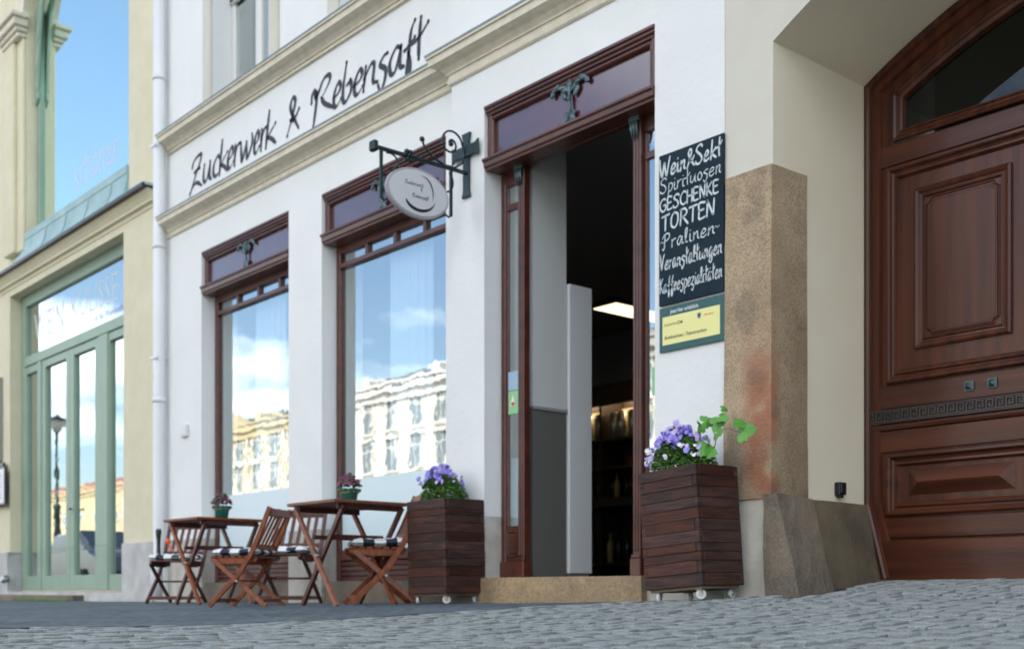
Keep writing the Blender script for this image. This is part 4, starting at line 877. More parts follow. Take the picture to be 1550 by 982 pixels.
# ------------------------------------------------------------------ hanging sign
hs = thing('hanging_sign', 'oval white shop sign hanging from a wrought iron wall bracket', 'hanging sign', (-6.53, -.09, 2.9))
SX = -6.53
s = MB()
s.prism([(SX-.052, 3.24), (SX+.045, 3.24), (SX+.032, 3.19), (SX+.030, 2.83), (SX+.045, 2.785), (SX-.052, 2.785), (SX-.037, 2.83), (SX-.037, 3.19)], -.102, -.085, 'y')
s.prism([(SX-.15, 3.165), (SX-.15, 3.045), (SX-.11, 3.065), (SX+.11, 3.065), (SX+.15, 3.045), (SX+.15, 3.165), (SX+.11, 3.145), (SX-.11, 3.145)], -.114, -.100, 'y')
s.build('wall_plate', M['iron'], hs, bevel=.003)
MB().bar((SX, -.10, 2.955), (SX, -.87, 2.955), .024, .024).build('beam', M['iron'], hs, bevel=.003)
MB().box(SX-.032, SX+.032, -.905, -.865, 2.92, 2.99).build('finial', M['iron'], hs, bevel=.008)
def spiral(c, r0, r1, a0, a1, n=26):
    return [(SX, c[0]+(r0+(r1-r0)*i/n)*math.cos(a0+(a1-a0)*i/n), c[1]+(r0+(r1-r0)*i/n)*math.sin(a0+(a1-a0)*i/n)) for i in range(n+1)]
t = MB()
t.tube(spiral((-.235, 3.13), .105, .015, R(5), R(520), 40), .0075, 6); t.ell((SX, -.235, 3.13), (.016, .02, .02))
t.tube([(SX, -.13, 3.14), (SX, -.115, 3.08), (SX, -.13, 3.02), (SX, -.20, 2.97), (SX, -.30, 2.968)], .0075, 6)
t.tube(spiral((-.30, 2.84), .10, .02, R(60), R(-200)), .007, 6); t.ell((SX, -.36, 2.85), (.014, .016, .018))
t.tube(spiral((-.74, 2.86), .085, .015, R(120), R(-160)), .006, 6); t.ell((SX, -.70, 2.86), (.012, .016, .016))
t.tube([(SX, -.30, 2.97), (SX, -.40, 3.0), (SX, -.47, 3.06), (SX, -.485, 3.10)], .008, 6); t.ell((SX, -.485, 3.10), (.014, .022, .02))
for a in range(0, 360, 60): t.ell((SX, -.60+.03*math.cos(R(a)), 2.958+.03*math.sin(R(a))), (.022, .018, .018))
t.ell((SX, -.60, 2.958), (.028, .02, .02)); t.build('scroll', M['iron'], hs)
EY, EZ, EA, EB = -.527, 2.716, .262, .168
for yy, a in ((-.235, 1), (-.825, -1)):
    MB().bar((SX, yy, 2.95), (SX, yy, 2.62), .018, .018).tube([(SX, yy, 2.63), (SX, yy-a*.02, 2.61), (SX, yy-a*.045, 2.625)], .007, 6).tube([(SX, yy, 2.80), (SX, yy-a*.03, 2.79)], .006, 6).build('hanger', M['iron'], hs)
def oval(mb, a, b, x0, x1, n=48):
    P = [(EY+a*math.cos(2*math.pi*i/n), EZ+b*math.sin(2*math.pi*i/n)) for i in range(n)]; mb.prism(P, x0, x1, 'x'); return mb
oval(MB(), EA, EB, SX-.016, SX+.016).build('sign_rim', M['signrim'], hs, bevel=.003)
oval(MB(), EA-.016, EB-.016, SX-.020, SX+.020).build('sign_face', M['signw'], hs)
m_ = MB()  # crescent
n = 30
for sgn in (1,):
    for (r0, r1, a0, a1, wd) in ((.15, .15, -150, -15, .030), (.13, .13, -20, 95, .012)):
        for i in range(n):
            def P(i, o):
                a = R(a0+(a1-a0)*i/n); k = math.sin(math.pi*min(1, (i/n)**(.6 if wd > .02 else 1)))*wd; rr = .128+(k if o else 0)
                if wd > .02: return (SX+.0206, EY-.01+(rr)*math.cos(a)*1.05+.02, EZ-.005+(rr)*math.sin(a)*.80)
                return (SX+.0206, EY+.02+(.098+(k if o else 0))*math.cos(a), EZ+.0+(.12+(k if o else 0))*math.sin(a))
            m_.quad(P(i, 0), P(i, 1), P(i+1, 1), P(i+1, 0))
m_.build('emblem', M['ink'], hs)
for tx, y0, y1, z in (('Zuckerwerk', EY-.12, EY+.04, EZ+.045), ('&', EY+.015, EY+.03, EZ+.012), ('Rebensaft', EY-.055, EY+.085, EZ-.035)):
    m_ = MB(); tot = sum(GL[c][0]+.07 for c in tx); s_ = (y1-y0)/tot; x = 0
    for c in tx: stroke_glyph(m_, c, lambda a, b, X=x: (SX+.0208, y0+X+a, z+b), s_, .026, .0042, con=.4); x += (GL[c][0]+.07)*s_
    m_.build('lettering', M['ink'], hs)

# ------------------------------------------------------------------ furniture
def make_chair(label, mt, mt2, group='folding wooden chairs'):
    t = thing('folding_chair', label, 'chair', (0, 0, 0), group)
    W = .2
    for s in (-1, 1):
        b = MB(); pts = [(s*W, .285, .765), (s*W, .20, .56), (s*W, .125, .40), (s*W, .02, .24), (s*W, -.225, 0.0)]
        pr = [Vector(p) for p in pts]
        for a, c in zip(pr, pr[1:]): b.bar(a, c+(c-a).normalized()*.004, .020, .036, (1, 0, 0)) if False else b.bar(a, c, .022, .038, up=(0, -.5, 1))
        b.build('back_leg', M[mt], t, bevel=.003)
        MB().bar((s*(W-.024), -.20, .362), (s*(W-.024), .24, 0), .020, .036, up=(0, .5, 1)).build('front_leg', M[mt], t, bevel=.003)
        sr = MB(); sr.prism([(-.225, .375), (-.235, .36), (-.22, .343), (-.10, .328), (.05, .328), (.15, .343), (.165, .375)], s*(W-.046)-.009, s*(W-.046)+.011); sr.build('seat_rail', M[mt], t, bevel=.003)
        MB().tube([(s*(W+.012), .012, .195), (s*(W+.017), .012, .195)], .010, 10).tube([(s*(W-.04), -.19, .355), (s*(W-.032), -.19, .355)], .008, 8).build('bolt', M['wheelm'], t)
    for k in range(7):
        y = -.205+k*.056; MB().box(-W+.028, W-.028, y-.022, y+.022, .376, .390).build('seat_slat', M[mt2], t, bevel=.003)
    MB().box(-W+.011, W-.011, .262, .290, .695, .758).build('top_rail', M[mt2], t, bevel=.006)
    MB().bar((-W+.011, .150, .462), (W-.011, .150, .462), .018, .040).build('lower_rail', M[mt2], t, bevel=.004)
    for k in range(5): x = -.128+k*.064; MB().bar((x, .153, .475), (x, .270, .70), .028, .012, up=(0, -1, .3)).build('back_slat', M[mt2], t, bevel=.002)
    MB().bar((-W+.01, -.19, .045), (W-.01, -.19, .045), .016, .030).build('stretcher', M[mt], t, bevel=.003)
    MB().bar((-W+.03, .205, .045), (W-.03, .205, .045), .016, .030).build('stretcher', M[mt], t, bevel=.003)
    MB().tube([(-W+.01, .01, .198), (W-.01, .01, .198)], .009, 8).build('pivot_rod', M[mt], t)
    return t
def make_cushion(label):
    t = thing('seat_cushion', label, 'cushion', (0, 0, 0), 'seat cushions on the folding chairs')
    nu = 20; hw = .195
    def P(i, j, top):
        u = -1+2*i/nu; v = -1+2*j/nu; e = max(abs(u), abs(v)); th = .030*(1-e**6)**.5+.003
        tuft = .011*math.cos(u*3*math.pi)*math.cos(v*3*math.pi)
        return (u*hw*(1-.02*v*v), v*hw, .012+.010*abs(u*v)+(th+tuft*(1-e*e) if top else -th*.55))
    DK = lambda i, j: (i//4 in (0, 4) and j//4 in (1, 3)) or (j//4 in (0, 4) and i//4 in (1, 3)) or (i//4 == 2 and j//4 == 2)
    for nm, mt in (('cover', 'cushw'), ('stripe', 'cushd')):
        mb = MB()
        for i in range(nu):
            for j in range(nu):
                if nm == 'cover' and DK(i, j): continue
                if nm == 'stripe' and not DK(i, j): continue
                mb.quad(P(i, j, 1), P(i+1, j, 1), P(i+1, j+1, 1), P(i, j+1, 1), True); mb.quad(P(i, j, 0), P(i+1, j, 0), P(i+1, j+1, 0), P(i, j+1, 0), True)
        o = mb.build(nm, M[mt], t, fix=False)
        bm = bmesh.new(); bm.from_mesh(o.data); bmesh.ops.remove_doubles(bm, verts=bm.verts, dist=1e-4); bmesh.ops.recalc_face_normals(bm, faces=bm.faces); bm.to_mesh(o.data); bm.free()
    return t
lab = [('reddish folding chair at the far left beside the small table, slatted back to the wall', 'cushion on the far left chair, a black bottle standing on it'),
       ('bright brown folding chair seen from its side, between the two tables', 'crumpled cushion on the chair seen from its side between the tables'),
       ('folding chair with slatted back directly behind the legs of the nearer table', 'cushion on the chair behind the crossed legs of the nearer table'),
       ('folding chair at the right of the nearer table, half behind the dark planter', 'cushion with white corner on the chair beside the dark planter')]
spots = [(-10.297, -.519, .709, 1.0, 0), (-7.95, -1.06, -.93, .945, 1), (-8.376, -.445, .688, 1.02, 2), (-7.02, -.50, -.455, 1.035, 3)]
cA = make_chair(lab[1][0], 'teak', 'teak'); cB = make_chair(lab[0][0], 'teakd', 'teakd'); ck = make_cushion(lab[0][1])
for x, y, a, s, i in spots:
    base = cA if i in (1, 3) else cB
    o = base if i in (0, 1) else copy_tree(base)
    for q in ([o] if i in (0, 1) else [o]): pass
    o['label'] = lab[i][0]; o.location = (x, y, gz(x, y)+.002); o.rotation_euler = (0, 0, a); o.scale = (s, s, s)
    c = ck if i == 0 else copy_tree(ck)
    c['label'] = lab[i][1]; c.location = (x-.02*math.sin(a)*-1, y-.02*math.cos(a), gz(x, y)+.002+.396*s); c.rotation_euler = (R(1.5), 0, a+random.uniform(-.08, .08)); c.scale = (s, s, s*1.1)
def make_table(x0, x1, y0, y1, zt, label):
    cx, cy = (x0+x1)/2, (y0+y1)/2; zg = gz(cx, cy)
    t = thing('folding_table', label, 'table', (cx, cy, zg), 'small square folding tables')
    n = 6; st = (y1-y0)/n
    fr_ = MB().box(x0, x0+.045, y0, y1, zt-.022, zt).box(x1-.045, x1, y0, y1, zt-.022, zt).box(x0+.045, x1-.045, y0, y0+.045, zt-.022, zt).box(x0+.045, x1-.045, y1-.045, y1, zt-.022, zt)
    fr_.build('table_frame', M['teak'], t, bevel=.004)
    yy0 = y0+.049; w_ = (y1-y0-.098)/7
    for k in range(7): MB().box(x0+.049, x1-.049, yy0+k*w_, yy0+(k+1)*w_-.005, zt-.020, zt-.002).build('table_slat', M['teak'], t, bevel=.002)
    for xa in (x0+.05, x1-.075): MB().box(xa, xa+.025, y0+.06, y1-.06, zt-.062, zt-.023).build('apron', M['teakd'], t, bevel=.003)
    for yl in (y0+.075, y1-.075):
        zg0 = gz(x0, yl)
        for s, dy in ((1, -.016), (-1, .016)):
            a = (cx-s*(x1-x0)*.46, yl+dy, zt-.035); b = (cx+s*(x1-x0)*.40, yl+dy, zg0+.002)
            MB().bar(a, b, .026, .036, up=(1, 0, 1)).build('leg', M['teakd'] if s < 0 else M['teak'], t, bevel=.003)
        MB().ell((cx-(x1-x0)*.46, yl-.02, zt-.040), (.016, .010, .020)).build('leg_cap', M['cap'], t)
        MB().tube([(cx, yl-.035, (zt+zg0)/2-.01), (cx, yl+.035, (zt+zg0)/2-.01)], .008, 8).build('bolt', M['wheelm'], t)
    for s, z in ((-1, .36), (1, .36)):
        xm = cx+s*(x1-x0)*.03; MB().bar((cx+s*.10, y0+.09, zg+z+.12), (cx+s*.10, y1-.09, zg+z+.12), .018, .030).build('cross_bar', M['teakd'], t, bevel=.003)
    return t
make_table(-9.70, -9.05, -.93, -.30, .610, 'small folding table at the left, partly hidden by the side-on chair')
make_table(-7.435, -6.80, -1.02, -.385, .620, 'nearer folding table with crossed legs, left of the dark planter')
def pot(x, y, z, label, lab2, seed):
    t = thing('flower_pot', label, 'flower pot', (x, y, z), 'green pots with purple plants on the tables')
    MB().lathe((x, y, z), [(.046, 0), (.050, .002), (.060, .06), (.068, .078), (.075, .094), (.070, .098), (.062, .092), (.058, .085)], 20).build('pot', M['potg'], t)
    mb = MB().tube([(x+.0665*math.cos(a*.3), y+.0665*math.sin(a*.3), z+.073+.004*math.sin(a)) for a in range(22)], .0035, 5); mb.build('ribbon', M['ribbon'], t)
    mb = MB(); 
    for k in range(10): a = k*.628+.2; mb.ell((x+.068*math.cos(a), y+.068*math.sin(a), z+.088), (.02, .02, .014), 6, 4)
    mb.build('foil_edge', M['potg'], t)
    p = thing('potted_plant', lab2, 'plant', (x, y, z+.09), 'purple plants on the tables'); rnd = random.Random(seed)
    lf = MB(); fl_ = MB()
    for k in range(150):
        a = rnd.uniform(0, 6.28); r = .085*rnd.random()**.5; h = .02+.10*(1-(r/.095)**2)*rnd.uniform(.5, 1.05); c = (x+r*math.cos(a), y+r*math.sin(a), z+.085+h)
        rot = Matrix.Rotation(rnd.uniform(0, 3), 3, 'Z') @ Matrix.Rotation(rnd.uniform(-.9, .9), 3, 'X')
        (fl_ if k % 3 else lf).ell(c, (rnd.uniform(.010, .022), .012, .006), 6, 3, rot)
    fl_.build('blossoms', M['magenta'], p, kind='stuff'); lf.build('foliage', M['leaf'], p, kind='stuff')
pot(-9.10, -.68, .611, 'green foil wrapped pot on the left table', 'purple plant in the green pot on the left table', 3)
pot(-7.08, -.72, .621, 'green foil wrapped pot on the nearer table', 'purple plant in the green pot on the nearer table', 4)
# black bottle with stopper on the far left chair
bt = thing('black_bottle', 'slim black bottle standing on the cushion of the far left chair', 'bottle', (-10.40, -.66, gz(-10.3, -.5)+.42))
bz = bt.location.z-.005; MB().lathe((-10.40, -.66, bz), [(.036, 0), (.040, .01), (.034, .025), (.020, .045), (.017, .10), (.018, .17), (.024, .215), (.028, .25), (.022, .27)], 14).build('body', M['black'], bt)
ot = MB().ell((-10.33, -.60, bz+.155), (.026, .026, .028), 10, 6).bar((-10.33, -.60, bz+.13), (-10.30, -.56, bz+.06), .012, .012).build('orange_knob', M['orange'], None); tag(ot, 'small round orange knob beside the black bottle', 'knob')

# ------------------------------------------------------------------ planters
def planter(cx, cy, wx, wy, h, zb, rz, tilt_, label, seed):
    # cx,cy: centre of base; planks alternate long/short at the corners (box joints)
    t = thing('wooden_planter', label, 'planter', (0, 0, 0), 'dark wooden planters on casters')
    rnd = random.Random(seed); n = 11; T = .028; hh = [rnd.uniform(.8, 1.2) for _ in range(n)]; sm_h = sum(hh); z0 = zb; ph = 0
    for k in range(n):
        z0 += ph; ph = h*hh[k]/sm_h; g = .0006
        for side in range(4):
            long_ = (k+side) % 2 == 0; d = rnd.choice((0, 0, .001, .003))
            if side in (0, 2):
                s = -1 if side == 0 else 1; L2 = wx/2 if long_ else wx/2-T-.001; y0 = s*(wy/2-T); y1 = s*(wy/2+d)
                MB().box(-L2, L2, min(y0, y1), max(y0, y1), z0+g*rnd.random(), z0+ph-g*rnd.random()*1.4).build('plank', M['plank'], t, bevel=.003)
            else:
                s = 1 if side == 1 else -1; L2 = wy/2 if long_ else wy/2-T-.001; x0 = s*(wx/2-T); x1 = s*(wx/2+d)
                MB().box(min(x0, x1), max(x0, x1), -L2, L2, z0+g*rnd.random(), z0+ph-g*rnd.random()*1.4).build('plank', M['plank'], t, bevel=.003)
    MB().box(-wx/2+T+.001, wx/2-T-.001, -wy/2+T+.001, wy/2-T-.001, zb+.02, zb+h-.045).build('soil', M['soil'], t)
    MB().box(-wx/2+.02, wx/2-.02, -wy/2+.02, wy/2-.02, zb-.016, zb+.001).build('base_board', M['pallet'], t, bevel=.002)
    for sx in (-1, 1):
        for sy in (-1, 1):
            x = sx*(wx/2-.055); y = sy*(wy/2-.05)
            an = {(1, -1): -.95, (-1, -1): .5, (1, 1): .2, (-1, 1): 1.6}[(sx, sy)]; ux_ = Vector((math.cos(an), math.sin(an), 0)); P0 = Vector((x, y, .0265))
            c = MB().box(x-.02, x+.02, y-.02, y+.02, zb-.021, zb-.016).bar(P0+ux_*.013, P0+ux_*.013+Vector((0, 0, zb-.045)), .003, .022).bar(P0-ux_*.013, P0-ux_*.013+Vector((0, 0, zb-.045)), .003, .022).build('caster', M['wheelm'], t)
            MB().tube([P0-ux_*.010, P0+ux_*.010], .0265, 20).build('wheel', M['wheelw'], c); MB().tube([P0-ux_*.0155, P0+ux_*.0155], .014, 12).build('hub', M['wheelm'], c)
    return t
def place(t, x, y, rz, tx, ty, s=1):
    t.location = (x, y, gz(x, y)+.002); t.rotation_euler = (tx, ty, rz); t.scale = (s, s, s)
pl1 = planter(0, 0, .425, .355, .648, .068, 0, 0, 'upright dark wooden planter between the nearer table and the shop door', 1); place(pl1, -6.54, -.262, R(1), R(.5), R(-1.0))
pl2 = planter(0, 0, .415, .345, .648, .068, 0, 0, 'leaning reddish wooden planter between the door step and the granite pillar', 2); place(pl2, -4.222, -.335, R(-1), R(.5), R(-4))
# plants: local coordinates above each planter
def viola(label, par, wx, wy, h, seed, nfl, spread, lean, ntop):
    t = thing('viola_plant', label, 'plant', (0, 0, 0), 'violas in the planters'); t.matrix_world = Matrix.Identity(4)
    rnd = random.Random(seed); lf = MB(); z0 = .02
    for k in range(4200):
        a = rnd.uniform(0, 6.28); r = rnd.random()**.55; zz = rnd.random()**1.1
        rr = (1-.45*zz**2); x = r*math.cos(a)*wx*rr+lean*zz; y = r*math.sin(a)*wy*rr; z = z0+zz*h*(1-.35*r*r)
        if noise.noise((x*16+seed, y*16, z*16)) < -.16: continue
        rot = Matrix.Rotation(rnd.uniform(0, 6.28), 3, 'Z') @ Matrix.Rotation(rnd.uniform(-1.2, 1.2), 3, 'X') @ Matrix.Rotation(rnd.uniform(-1, 1), 3, 'Y'); l = rnd.uniform(.010, .019); b = l*.42
        p = [rot @ Vector(v) for v in ((-l, 0, 0), (-l*.2, -b, .002), (l, 0, -.003), (-l*.2, b, .002))]
        lf.poly([(x+v.x, y+v.y, z+v.z) for v in p])
    lf.build('foliage', M['leaf'], t, kind='stuff', fix=False)
    sm_ = MB()
    fm = {}
    for nm, mt, sc_ in (('v', 'violet', 1), ('l', 'violet2', 1), ('w', 'petw', .7)):
        q = MB(); q2 = MB()
        for i, (a, l) in enumerate(((60, .016), (120, .016), (10, .014), (170, .014), (270, .019))):
            n_ = 7; cx, cy = .010*math.cos(R(a)), .010*math.sin(R(a)); q.poly([(cx+l*.75*math.cos(2*math.pi*k/n_)*(1 if i < 4 else 1.2), cy+l*.75*math.sin(2*math.pi*k/n_), .001*i+.004*math.cos(2*math.pi*k/n_+i)) for k in range(n_)])
        fm[nm] = q.mesh('flower', M[mt], fix=False)
        q2.poly([(.005*math.cos(1.05*k), .005*math.sin(1.05*k), .007) for k in range(6)]); fm[nm+'e'] = q2.mesh('eye', M['eye'], fix=False)
    for k in range(nfl):
        a = rnd.uniform(0, 6.28); r = rnd.random()**.5*spread; top = rnd.random() < ntop
        zz = rnd.uniform(.78, 1.08) if top else rnd.uniform(.25, .8)
        rr = (1-.35*zz**2)*(1 if not top else 1); x = r*math.cos(a)*wx*rr+lean*zz; y = r*math.sin(a)*wy*rr; z = z0+zz*h*(1-.3*r*r)
        if seed == 1 and zz < .5: continue
        if not top: f_ = 1.08/max(r, .2); x = (x-lean*zz)*f_+lean*zz; y *= f_; x -= .02
        kind_ = 'v' if rnd.random() < .55 else 'l'
        if seed == 2 and not top and rnd.random() < .5: kind_ = 'w'
        s = rnd.uniform(.60, .98)*(.8 if kind_ == 'w' else 1)
        az = rnd.uniform(-1.2, 1.6); tl = rnd.uniform(.7, 1.45)
        o = inst('flower', fm[kind_], t, (x, y, z), (tl, rnd.uniform(-.3, .3), az), (s, s, s)); e = inst('eye', fm[kind_+'e'], o, (0, 0, 0))
        sm_.tube([(x*.6, y*.6, z-.07), (x, y, z-.005)], .0014, 3, caps=False)
    sm_.build('stems', M['stem'], t, kind='stuff')
    return t
v1 = viola('mound of violet violas in the upright dark planter', pl1, .185, .155, .245, 1, 170, .95, -.045, .85)
v1.location = pl1.matrix_basis @ Vector((0, 0, .70)); v1.rotation_euler = pl1.rotation_euler
v2 = viola('tall loose violas with small white blossoms in the leaning planter', pl2, .20, .155, .25, 2, 190, .95, -.03, .62)
v2.location = pl2.matrix_basis @ Vector((-.02, 0, .70)); v2.rotation_euler = pl2.rotation_euler
vi = thing('vine_shoot', 'young vine shoot with lobed bright green leaves rising from the leaning planter', 'vine', tuple(pl2.matrix_basis @ Vector((.15, .02, .655))))
b0 = Vector(vi.location)
sh = [b0, b0+Vector((.015, -.01, .10)), b0+Vector((.04, -.01, .20)), b0+Vector((.02, -.02, .27)), b0+Vector((.0, -.02, .30))]
MB().tube(sh, [.004, .004, .003, .0025, .002], 6).tube([sh[2], b0+Vector((.10, -.02, .255)), b0+Vector((.14, -.03, .25)), b0+Vector((.23, -.03, .215))], [.003, .0025, .002, .002], 6).tube([sh[1], b0+Vector((-.05, -.02, .17))], .002, 5).build('stem', M['stem'], vi)
def vleaf(c, s, az, tl, roll=0):
    q = MB(); n_ = 22; pts = []
    for k in range(n_):
        a = 2*math.pi*k/n_; r = 1+.22*math.cos(3*a)+.10*math.cos(9*a)-.42*math.exp(-((a-math.pi)/.32)**2); pts.append((r*math.cos(a)*s, r*math.sin(a)*s, .14*s*math.sin(2*a)-.14*s*r*r))
    for k in range(n_): q.poly([(0, 0, .04*s), pts[k], pts[(k+1) % n_]], True)
    o = q.build('leaf', M['vine'], None, fix=False); o.parent = vi; o.location = Vector(c)-b0; o.rotation_euler = (tl, roll, az); return o
for c, s, az, tl, rl in (((-.055, -.02, .275), .036, 2.6, 1.15, .4), ((-.01, -.03, .30), .040, 1.0, 1.2, 0), ((.06, -.03, .285), .042, .6, 1.3, -.3), ((.095, -.03, .315), .034, .3, .9, .3), ((.075, -.04, .235), .040, -.4, 1.25, 0),
                         ((.245, -.03, .225), .054, .2, 1.25, -.2), ((.225, -.045, .270), .040, .8, .8, .3), ((.0, -.06, .155), .044, .9, 1.2, 0), ((.04, -.05, .13), .036, -.2, 1.2, .2), ((.02, -.05, .19), .03, 1.9, 1.0, .2), ((.10, -.02, .36), .022, 1.1, 1.0, .2)):
    vleaf(b0+Vector(c), s, az, tl, rl)

# ------------------------------------------------------------------ inside the shop
lp = thing('ceiling_lamp', 'glowing rectangular ceiling light inside the dark shop', 'ceiling light', (-8.8, 3.8, 3.3))
MB().box(-9.10, -8.72, 3.68, 4.92, 3.052, 3.11).build('housing', M['black'], lp); MB().box(-9.08, -8.74, 3.70, 4.90, 3.044, 3.053).build('diffuser', M['lit'], lp); MB().tube([(-8.9, 4.3, 3.11), (-8.9, 4.3, 3.43)], .01, 6).build('rod', M['black'], lp)
sh_ = thing('wall_shelf', 'dark shelf unit with counter at the back of the shop', 'shelf', (-9.6, 5.2, .08))
for z in (1.12, 1.50, 1.84, 2.42): MB().box(-11.2, -8.3, 4.9, 5.3, z-.03, z).build('shelf_board', M['shelfw'], sh_)
MB().box(-11.2, -8.3, 4.7, 5.3, 1.0, 1.07).build('counter', M['shelfw'], sh_)
MB().box(-11.2, -8.3, 5.30, 5.34, .1, 2.6).build('back_panel', M['shelfw'], sh_)
MB().box(-11.2, -8.3, 5.28, 5.30, 1.86, 2.25).build('pale_backing', M['oyel'], sh_)
MB().box(-11.22, -8.28, 4.86, 4.90, 2.24, 2.44).build('added_valance', M['shelfw'], sh_)  # added board, hides the strip light from view and leaves it shining down
MB().box(-11.1, -8.4, 5.16, 5.2, 2.36, 2.385).build('strip_light', M['lit2'], sh_)
for x in (-11.2, -10.2, -9.2, -8.3): MB().box(x-.02, x+.02, 4.92, 5.3, .08, 2.5).build('upright', M['shelfw'], sh_)
for k in range(14):
    x = -10.9+k*.19; 
    if abs((x+10.2) % 1.0) < .06: x += .07
    o = MB().lathe((x, 5.05, 1.842), [(.07, 0), (.07, .30), (.06, .31), (.06, .33)], 12).build('tin_canister', M['tin'], None); tag(o, 'metal canister in the row on the lit shelf inside the shop', 'canister', 'canisters on the lit shelf')
for k in range(22):
    x = -10.95+k*.12; r = .032
    o = MB().lathe((x, 5.0+.05*(k % 2), 1.122), [(r, 0), (r, .18), (.012, .23), (.012, .30)], 8).build('bottle', M['bottle'] if k % 4 else M['ribbon'], None); tag(o, 'bottle in the row on the middle shelf inside the shop', 'bottle', 'bottles on the middle shelf')
for k in range(18):
    x = -10.95+k*.145
    o = MB().lathe((x, 4.98, .34), [(.04, 0), (.04, .22), (.014, .28), (.014, .36)], 8).build('bottle', M['bottle'] if k % 3 else M['ribbon'], None); tag(o, 'bottle in the low row beneath the counter inside the shop', 'bottle', 'bottles beneath the counter')
MB().box(-11.2, -8.3, 4.9, 5.3, .31, .335).build('shelf_board', M['shelfw'], sh_)
o = MB().prism([(-9.75, 1.505), (-9.35, 1.505), (-9.30, 1.60), (-9.80, 1.60)], 4.95, 5.2, 'y').build('basket', M['frame'], None); tag(o, 'brown basket with white paper on the shelf below the canisters', 'basket')

# ------------------------------------------------------------------ opposite side of the square (seen mirrored in the panes)
def opp(x0, x1, yf, h, floors, bays, m, rm, nm, label, cat='building', ww=1.2, hip=2.6, z0=-.4, ped=False, depth=12):
    t = thing(nm, label, cat, ((x0+x1)/2, yf, z0), 'houses across the square')
    MB().box(x0, x1, yf-depth, yf, z0, h).build('wall', m, t)
    MB().box(x0-.3, x1+.3, yf-.02, yf+.55, h-.35, h).box(x0-.15, x1+.15, yf-.02, yf+.25, h-.9, h-.36).build('cornice', m, t)
    MB().box(x0, x1, yf-.02, yf+.18, 4.6, 4.95).build('string_course', m, t)
    if ped:
        for q in range(0, bays+1): xq = x0+q*(x1-x0)/bays; MB().box(xq-.22, xq+.22, yf-.02, yf+.16, 4.96, h-.91).box(xq-.3, xq+.3, yf-.02, yf+.22, h-1.35, h-.92).build('pilaster', M['owh'], t)
    MB().box(x0+.2, x1-.2, yf-1.2, yf-.9, h+.6, h+.8).build('parapet', m, t)
    for q in range(int((x1-x0)/1.1)): MB().box(x0+.5+q*1.1, x0+.8+q*1.1, yf-1.15, yf-.95, h+.01, h+.6).build('baluster', m, t)
    MB().prism([(yf+.5, h+.02), (yf-depth/2, h+hip), (yf-depth, h+.02)], x0-.2, x1+.2).build('roof', rm, t)
    fh = (h-5.6)/(floors-1) if floors > 1 else 0
    fr_ = MB().box(-ww/2-.18, -ww/2, 0, .12, -.15, 2.1).box(ww/2, ww/2+.18, 0, .12, -.15, 2.1).box(-ww/2-.3, ww/2+.3, 0, .22, 2.1, 2.32).box(-ww/2-.25, ww/2+.25, 0, .2, -.33, -.15).box(-.05, .05, 0, .06, -.15, 2.1).box(-ww/2, ww/2, 0, .06, 1.35, 1.45)
    me = fr_.mesh('window', M['owh']); pn = MB().box(-ww/2, ww/2, .0, .03, -.15, 2.1).mesh('pane', M['opane'])
    for f in range(floors):
        for b in range(bays):
            x = x0+(b+.5)*(x1-x0)/bays; z = 1.5 if f == 0 else 5.7+(f-1)*fh
            w_ = inst('window', me, t, (x, yf+.005, z)); p_ = inst('pane', pn, w_, (0, 0, 0)); p_.location = (0, 0, 0)
    for b in range(bays//3): MB().prism([(x0+(b*3+1.5)*(x1-x0)/bays-.6, h+.6), (x0+(b*3+1.5)*(x1-x0)/bays+.6, h+.6), (x0+(b*3+1.5)*(x1-x0)/bays+.6, h+1.5), (x0+(b*3+1.5)*(x1-x0)/bays, h+1.8), (x0+(b*3+1.5)*(x1-x0)/bays-.6, h+1.5)], yf-4, yf-1.6, 'y').build('dormer', m, t)
    if ped:
        xm = (x0+x1)/2; MB().prism([(xm-6, h+.1), (xm+6, h+.1), (xm, h+2.8)], yf-2, yf+.5, 'y').build('pediment', m, t)
        MB().lathe((xm-9, yf-5, h), [(3, 0), (3, 1.2), (2.7, 2.2), (2.0, 3.2), (.9, 3.9), (.3, 4.2), (.2, 5.2)], 16).build('dome', rm, t)
    return t
YF = -42
opp(-78.5, -52, YF, 14.2, 4, 9, M['owh'], M['oroof'], 'town_house', 'white four storey house across the square, mirrored in the middle window')
opp(-113, -80, YF, 13.6, 4, 11, M['oyel'], M['oroof'], 'town_house', 'yellow house with dome across the square, mirrored in the left window', ped=True)
opp(-51, -34, YF, 13.5, 4, 6, M['ogr'], M['oroof'], 'town_house', 'grey house across the square opposite the shop')
opp(-33, -8, YF, 14.5, 4, 9, M['owh'], M['ortile'], 'town_house', 'white house with tiled roof across the square opposite the gate')
opp(-7, 20, YF, 13.0, 4, 9, M['oyel'], M['ortile'], 'town_house', 'yellow house across the square to the right')
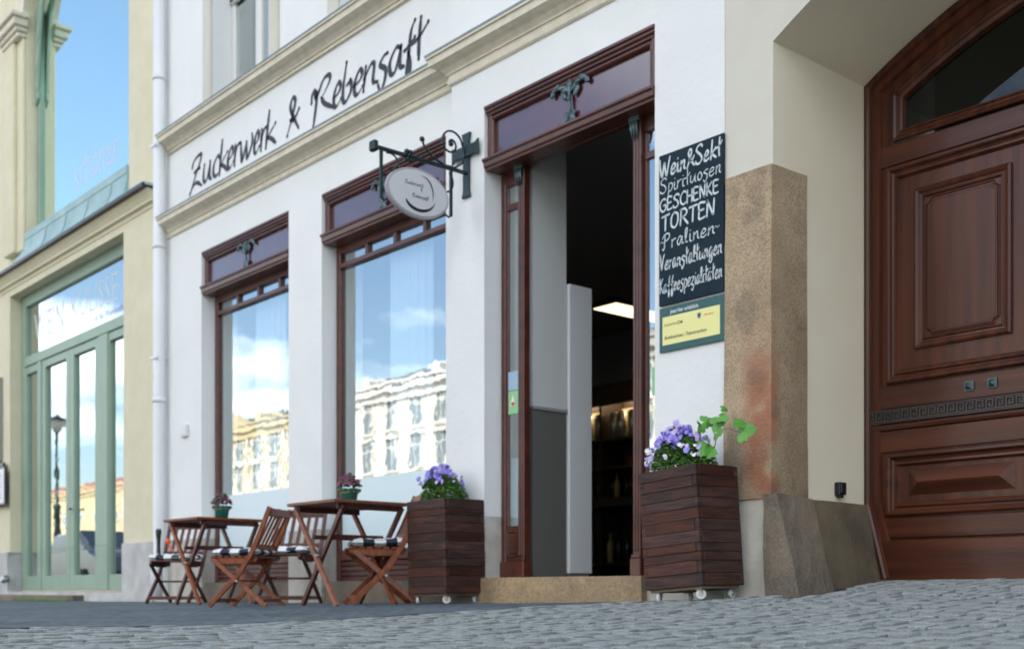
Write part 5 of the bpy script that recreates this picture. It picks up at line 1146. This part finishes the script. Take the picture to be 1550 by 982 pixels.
opp(-160, -122, -60, 15.0, 3, 9, M['opk'], M['ortile'], 'town_house', 'low pink house with tiled roof far down the square')
opp(-230, -165, -66, 16.0, 3, 9, M['oyel'], M['ortile'], 'town_house', 'low yellow house with tiled roof at the far end of the square')
# lantern on the square, mirrored in the green door
lt = thing('street_lantern', 'dark green street lantern with wide disc head on the square', 'street lamp', (-35.6, -7.0, -.2))
MB().lathe((-35.6, -7.0, -.2), [(.16, 0), (.16, .4), (.11, .5), (.09, 2.6), (.13, 2.7), (.06, 2.8), (.05, 4.96)], 12).build('post', M['iron'], lt)
MB().lathe((-35.6, -7.0, 4.75), [(.10, 0), (.30, .25), (.32, .34)], 16).build('lamp_glass', M['lampglass'], lt); MB().lathe((-35.6, -7.0, 5.09), [(.44, 0), (.42, .03), (.10, .10), (.04, .18)], 20).build('hat', M['iron'], lt)
def car(x, y, rz, m, label):
    t = thing('parked_car', label, 'car', (0, 0, 0), 'cars parked on the square')
    pr = [(-2.1, .35), (-2.12, .75), (-1.95, .92), (-1.25, 1.0), (-.55, 1.42), (.95, 1.45), (1.6, 1.05), (2.05, .95), (2.12, .6), (2.1, .35)]
    mb = MB(); mb.prism(pr, -.85, .85, 'y'); mb.build('body', m, t, bevel=.08)
    MB().prism([(-1.15, 1.0), (-.52, 1.38), (.9, 1.40), (1.45, 1.03)], -.858, .858, 'y').build('windows', M['opane'], t)
    for a in (-1.3, 1.3):
        for b in (-.8, .8):
            w_ = MB().tube([(a, b-.09, .32), (a, b+.09, .32)], .32, 18).build('wheel', M['tyre'], t); MB().tube([(a, b-.1, .32), (a, b+.1, .32)], .19, 12).build('rim', M['wheelm'], w_)
    for b in (-.6, .6): MB().ell((-2.1, b, .72), (.06, .16, .09)).build('headlight', M['lampglass'], t)
    t.location = (x, y, -.19); t.rotation_euler = (0, 0, rz)
car(-25.5, -4.4, .05, M['carblue'], 'dark car parked on the square, mirrored in the green door')
car(-31.5, -6.2, .05, M['owh'], 'white car parked farther off on the square')
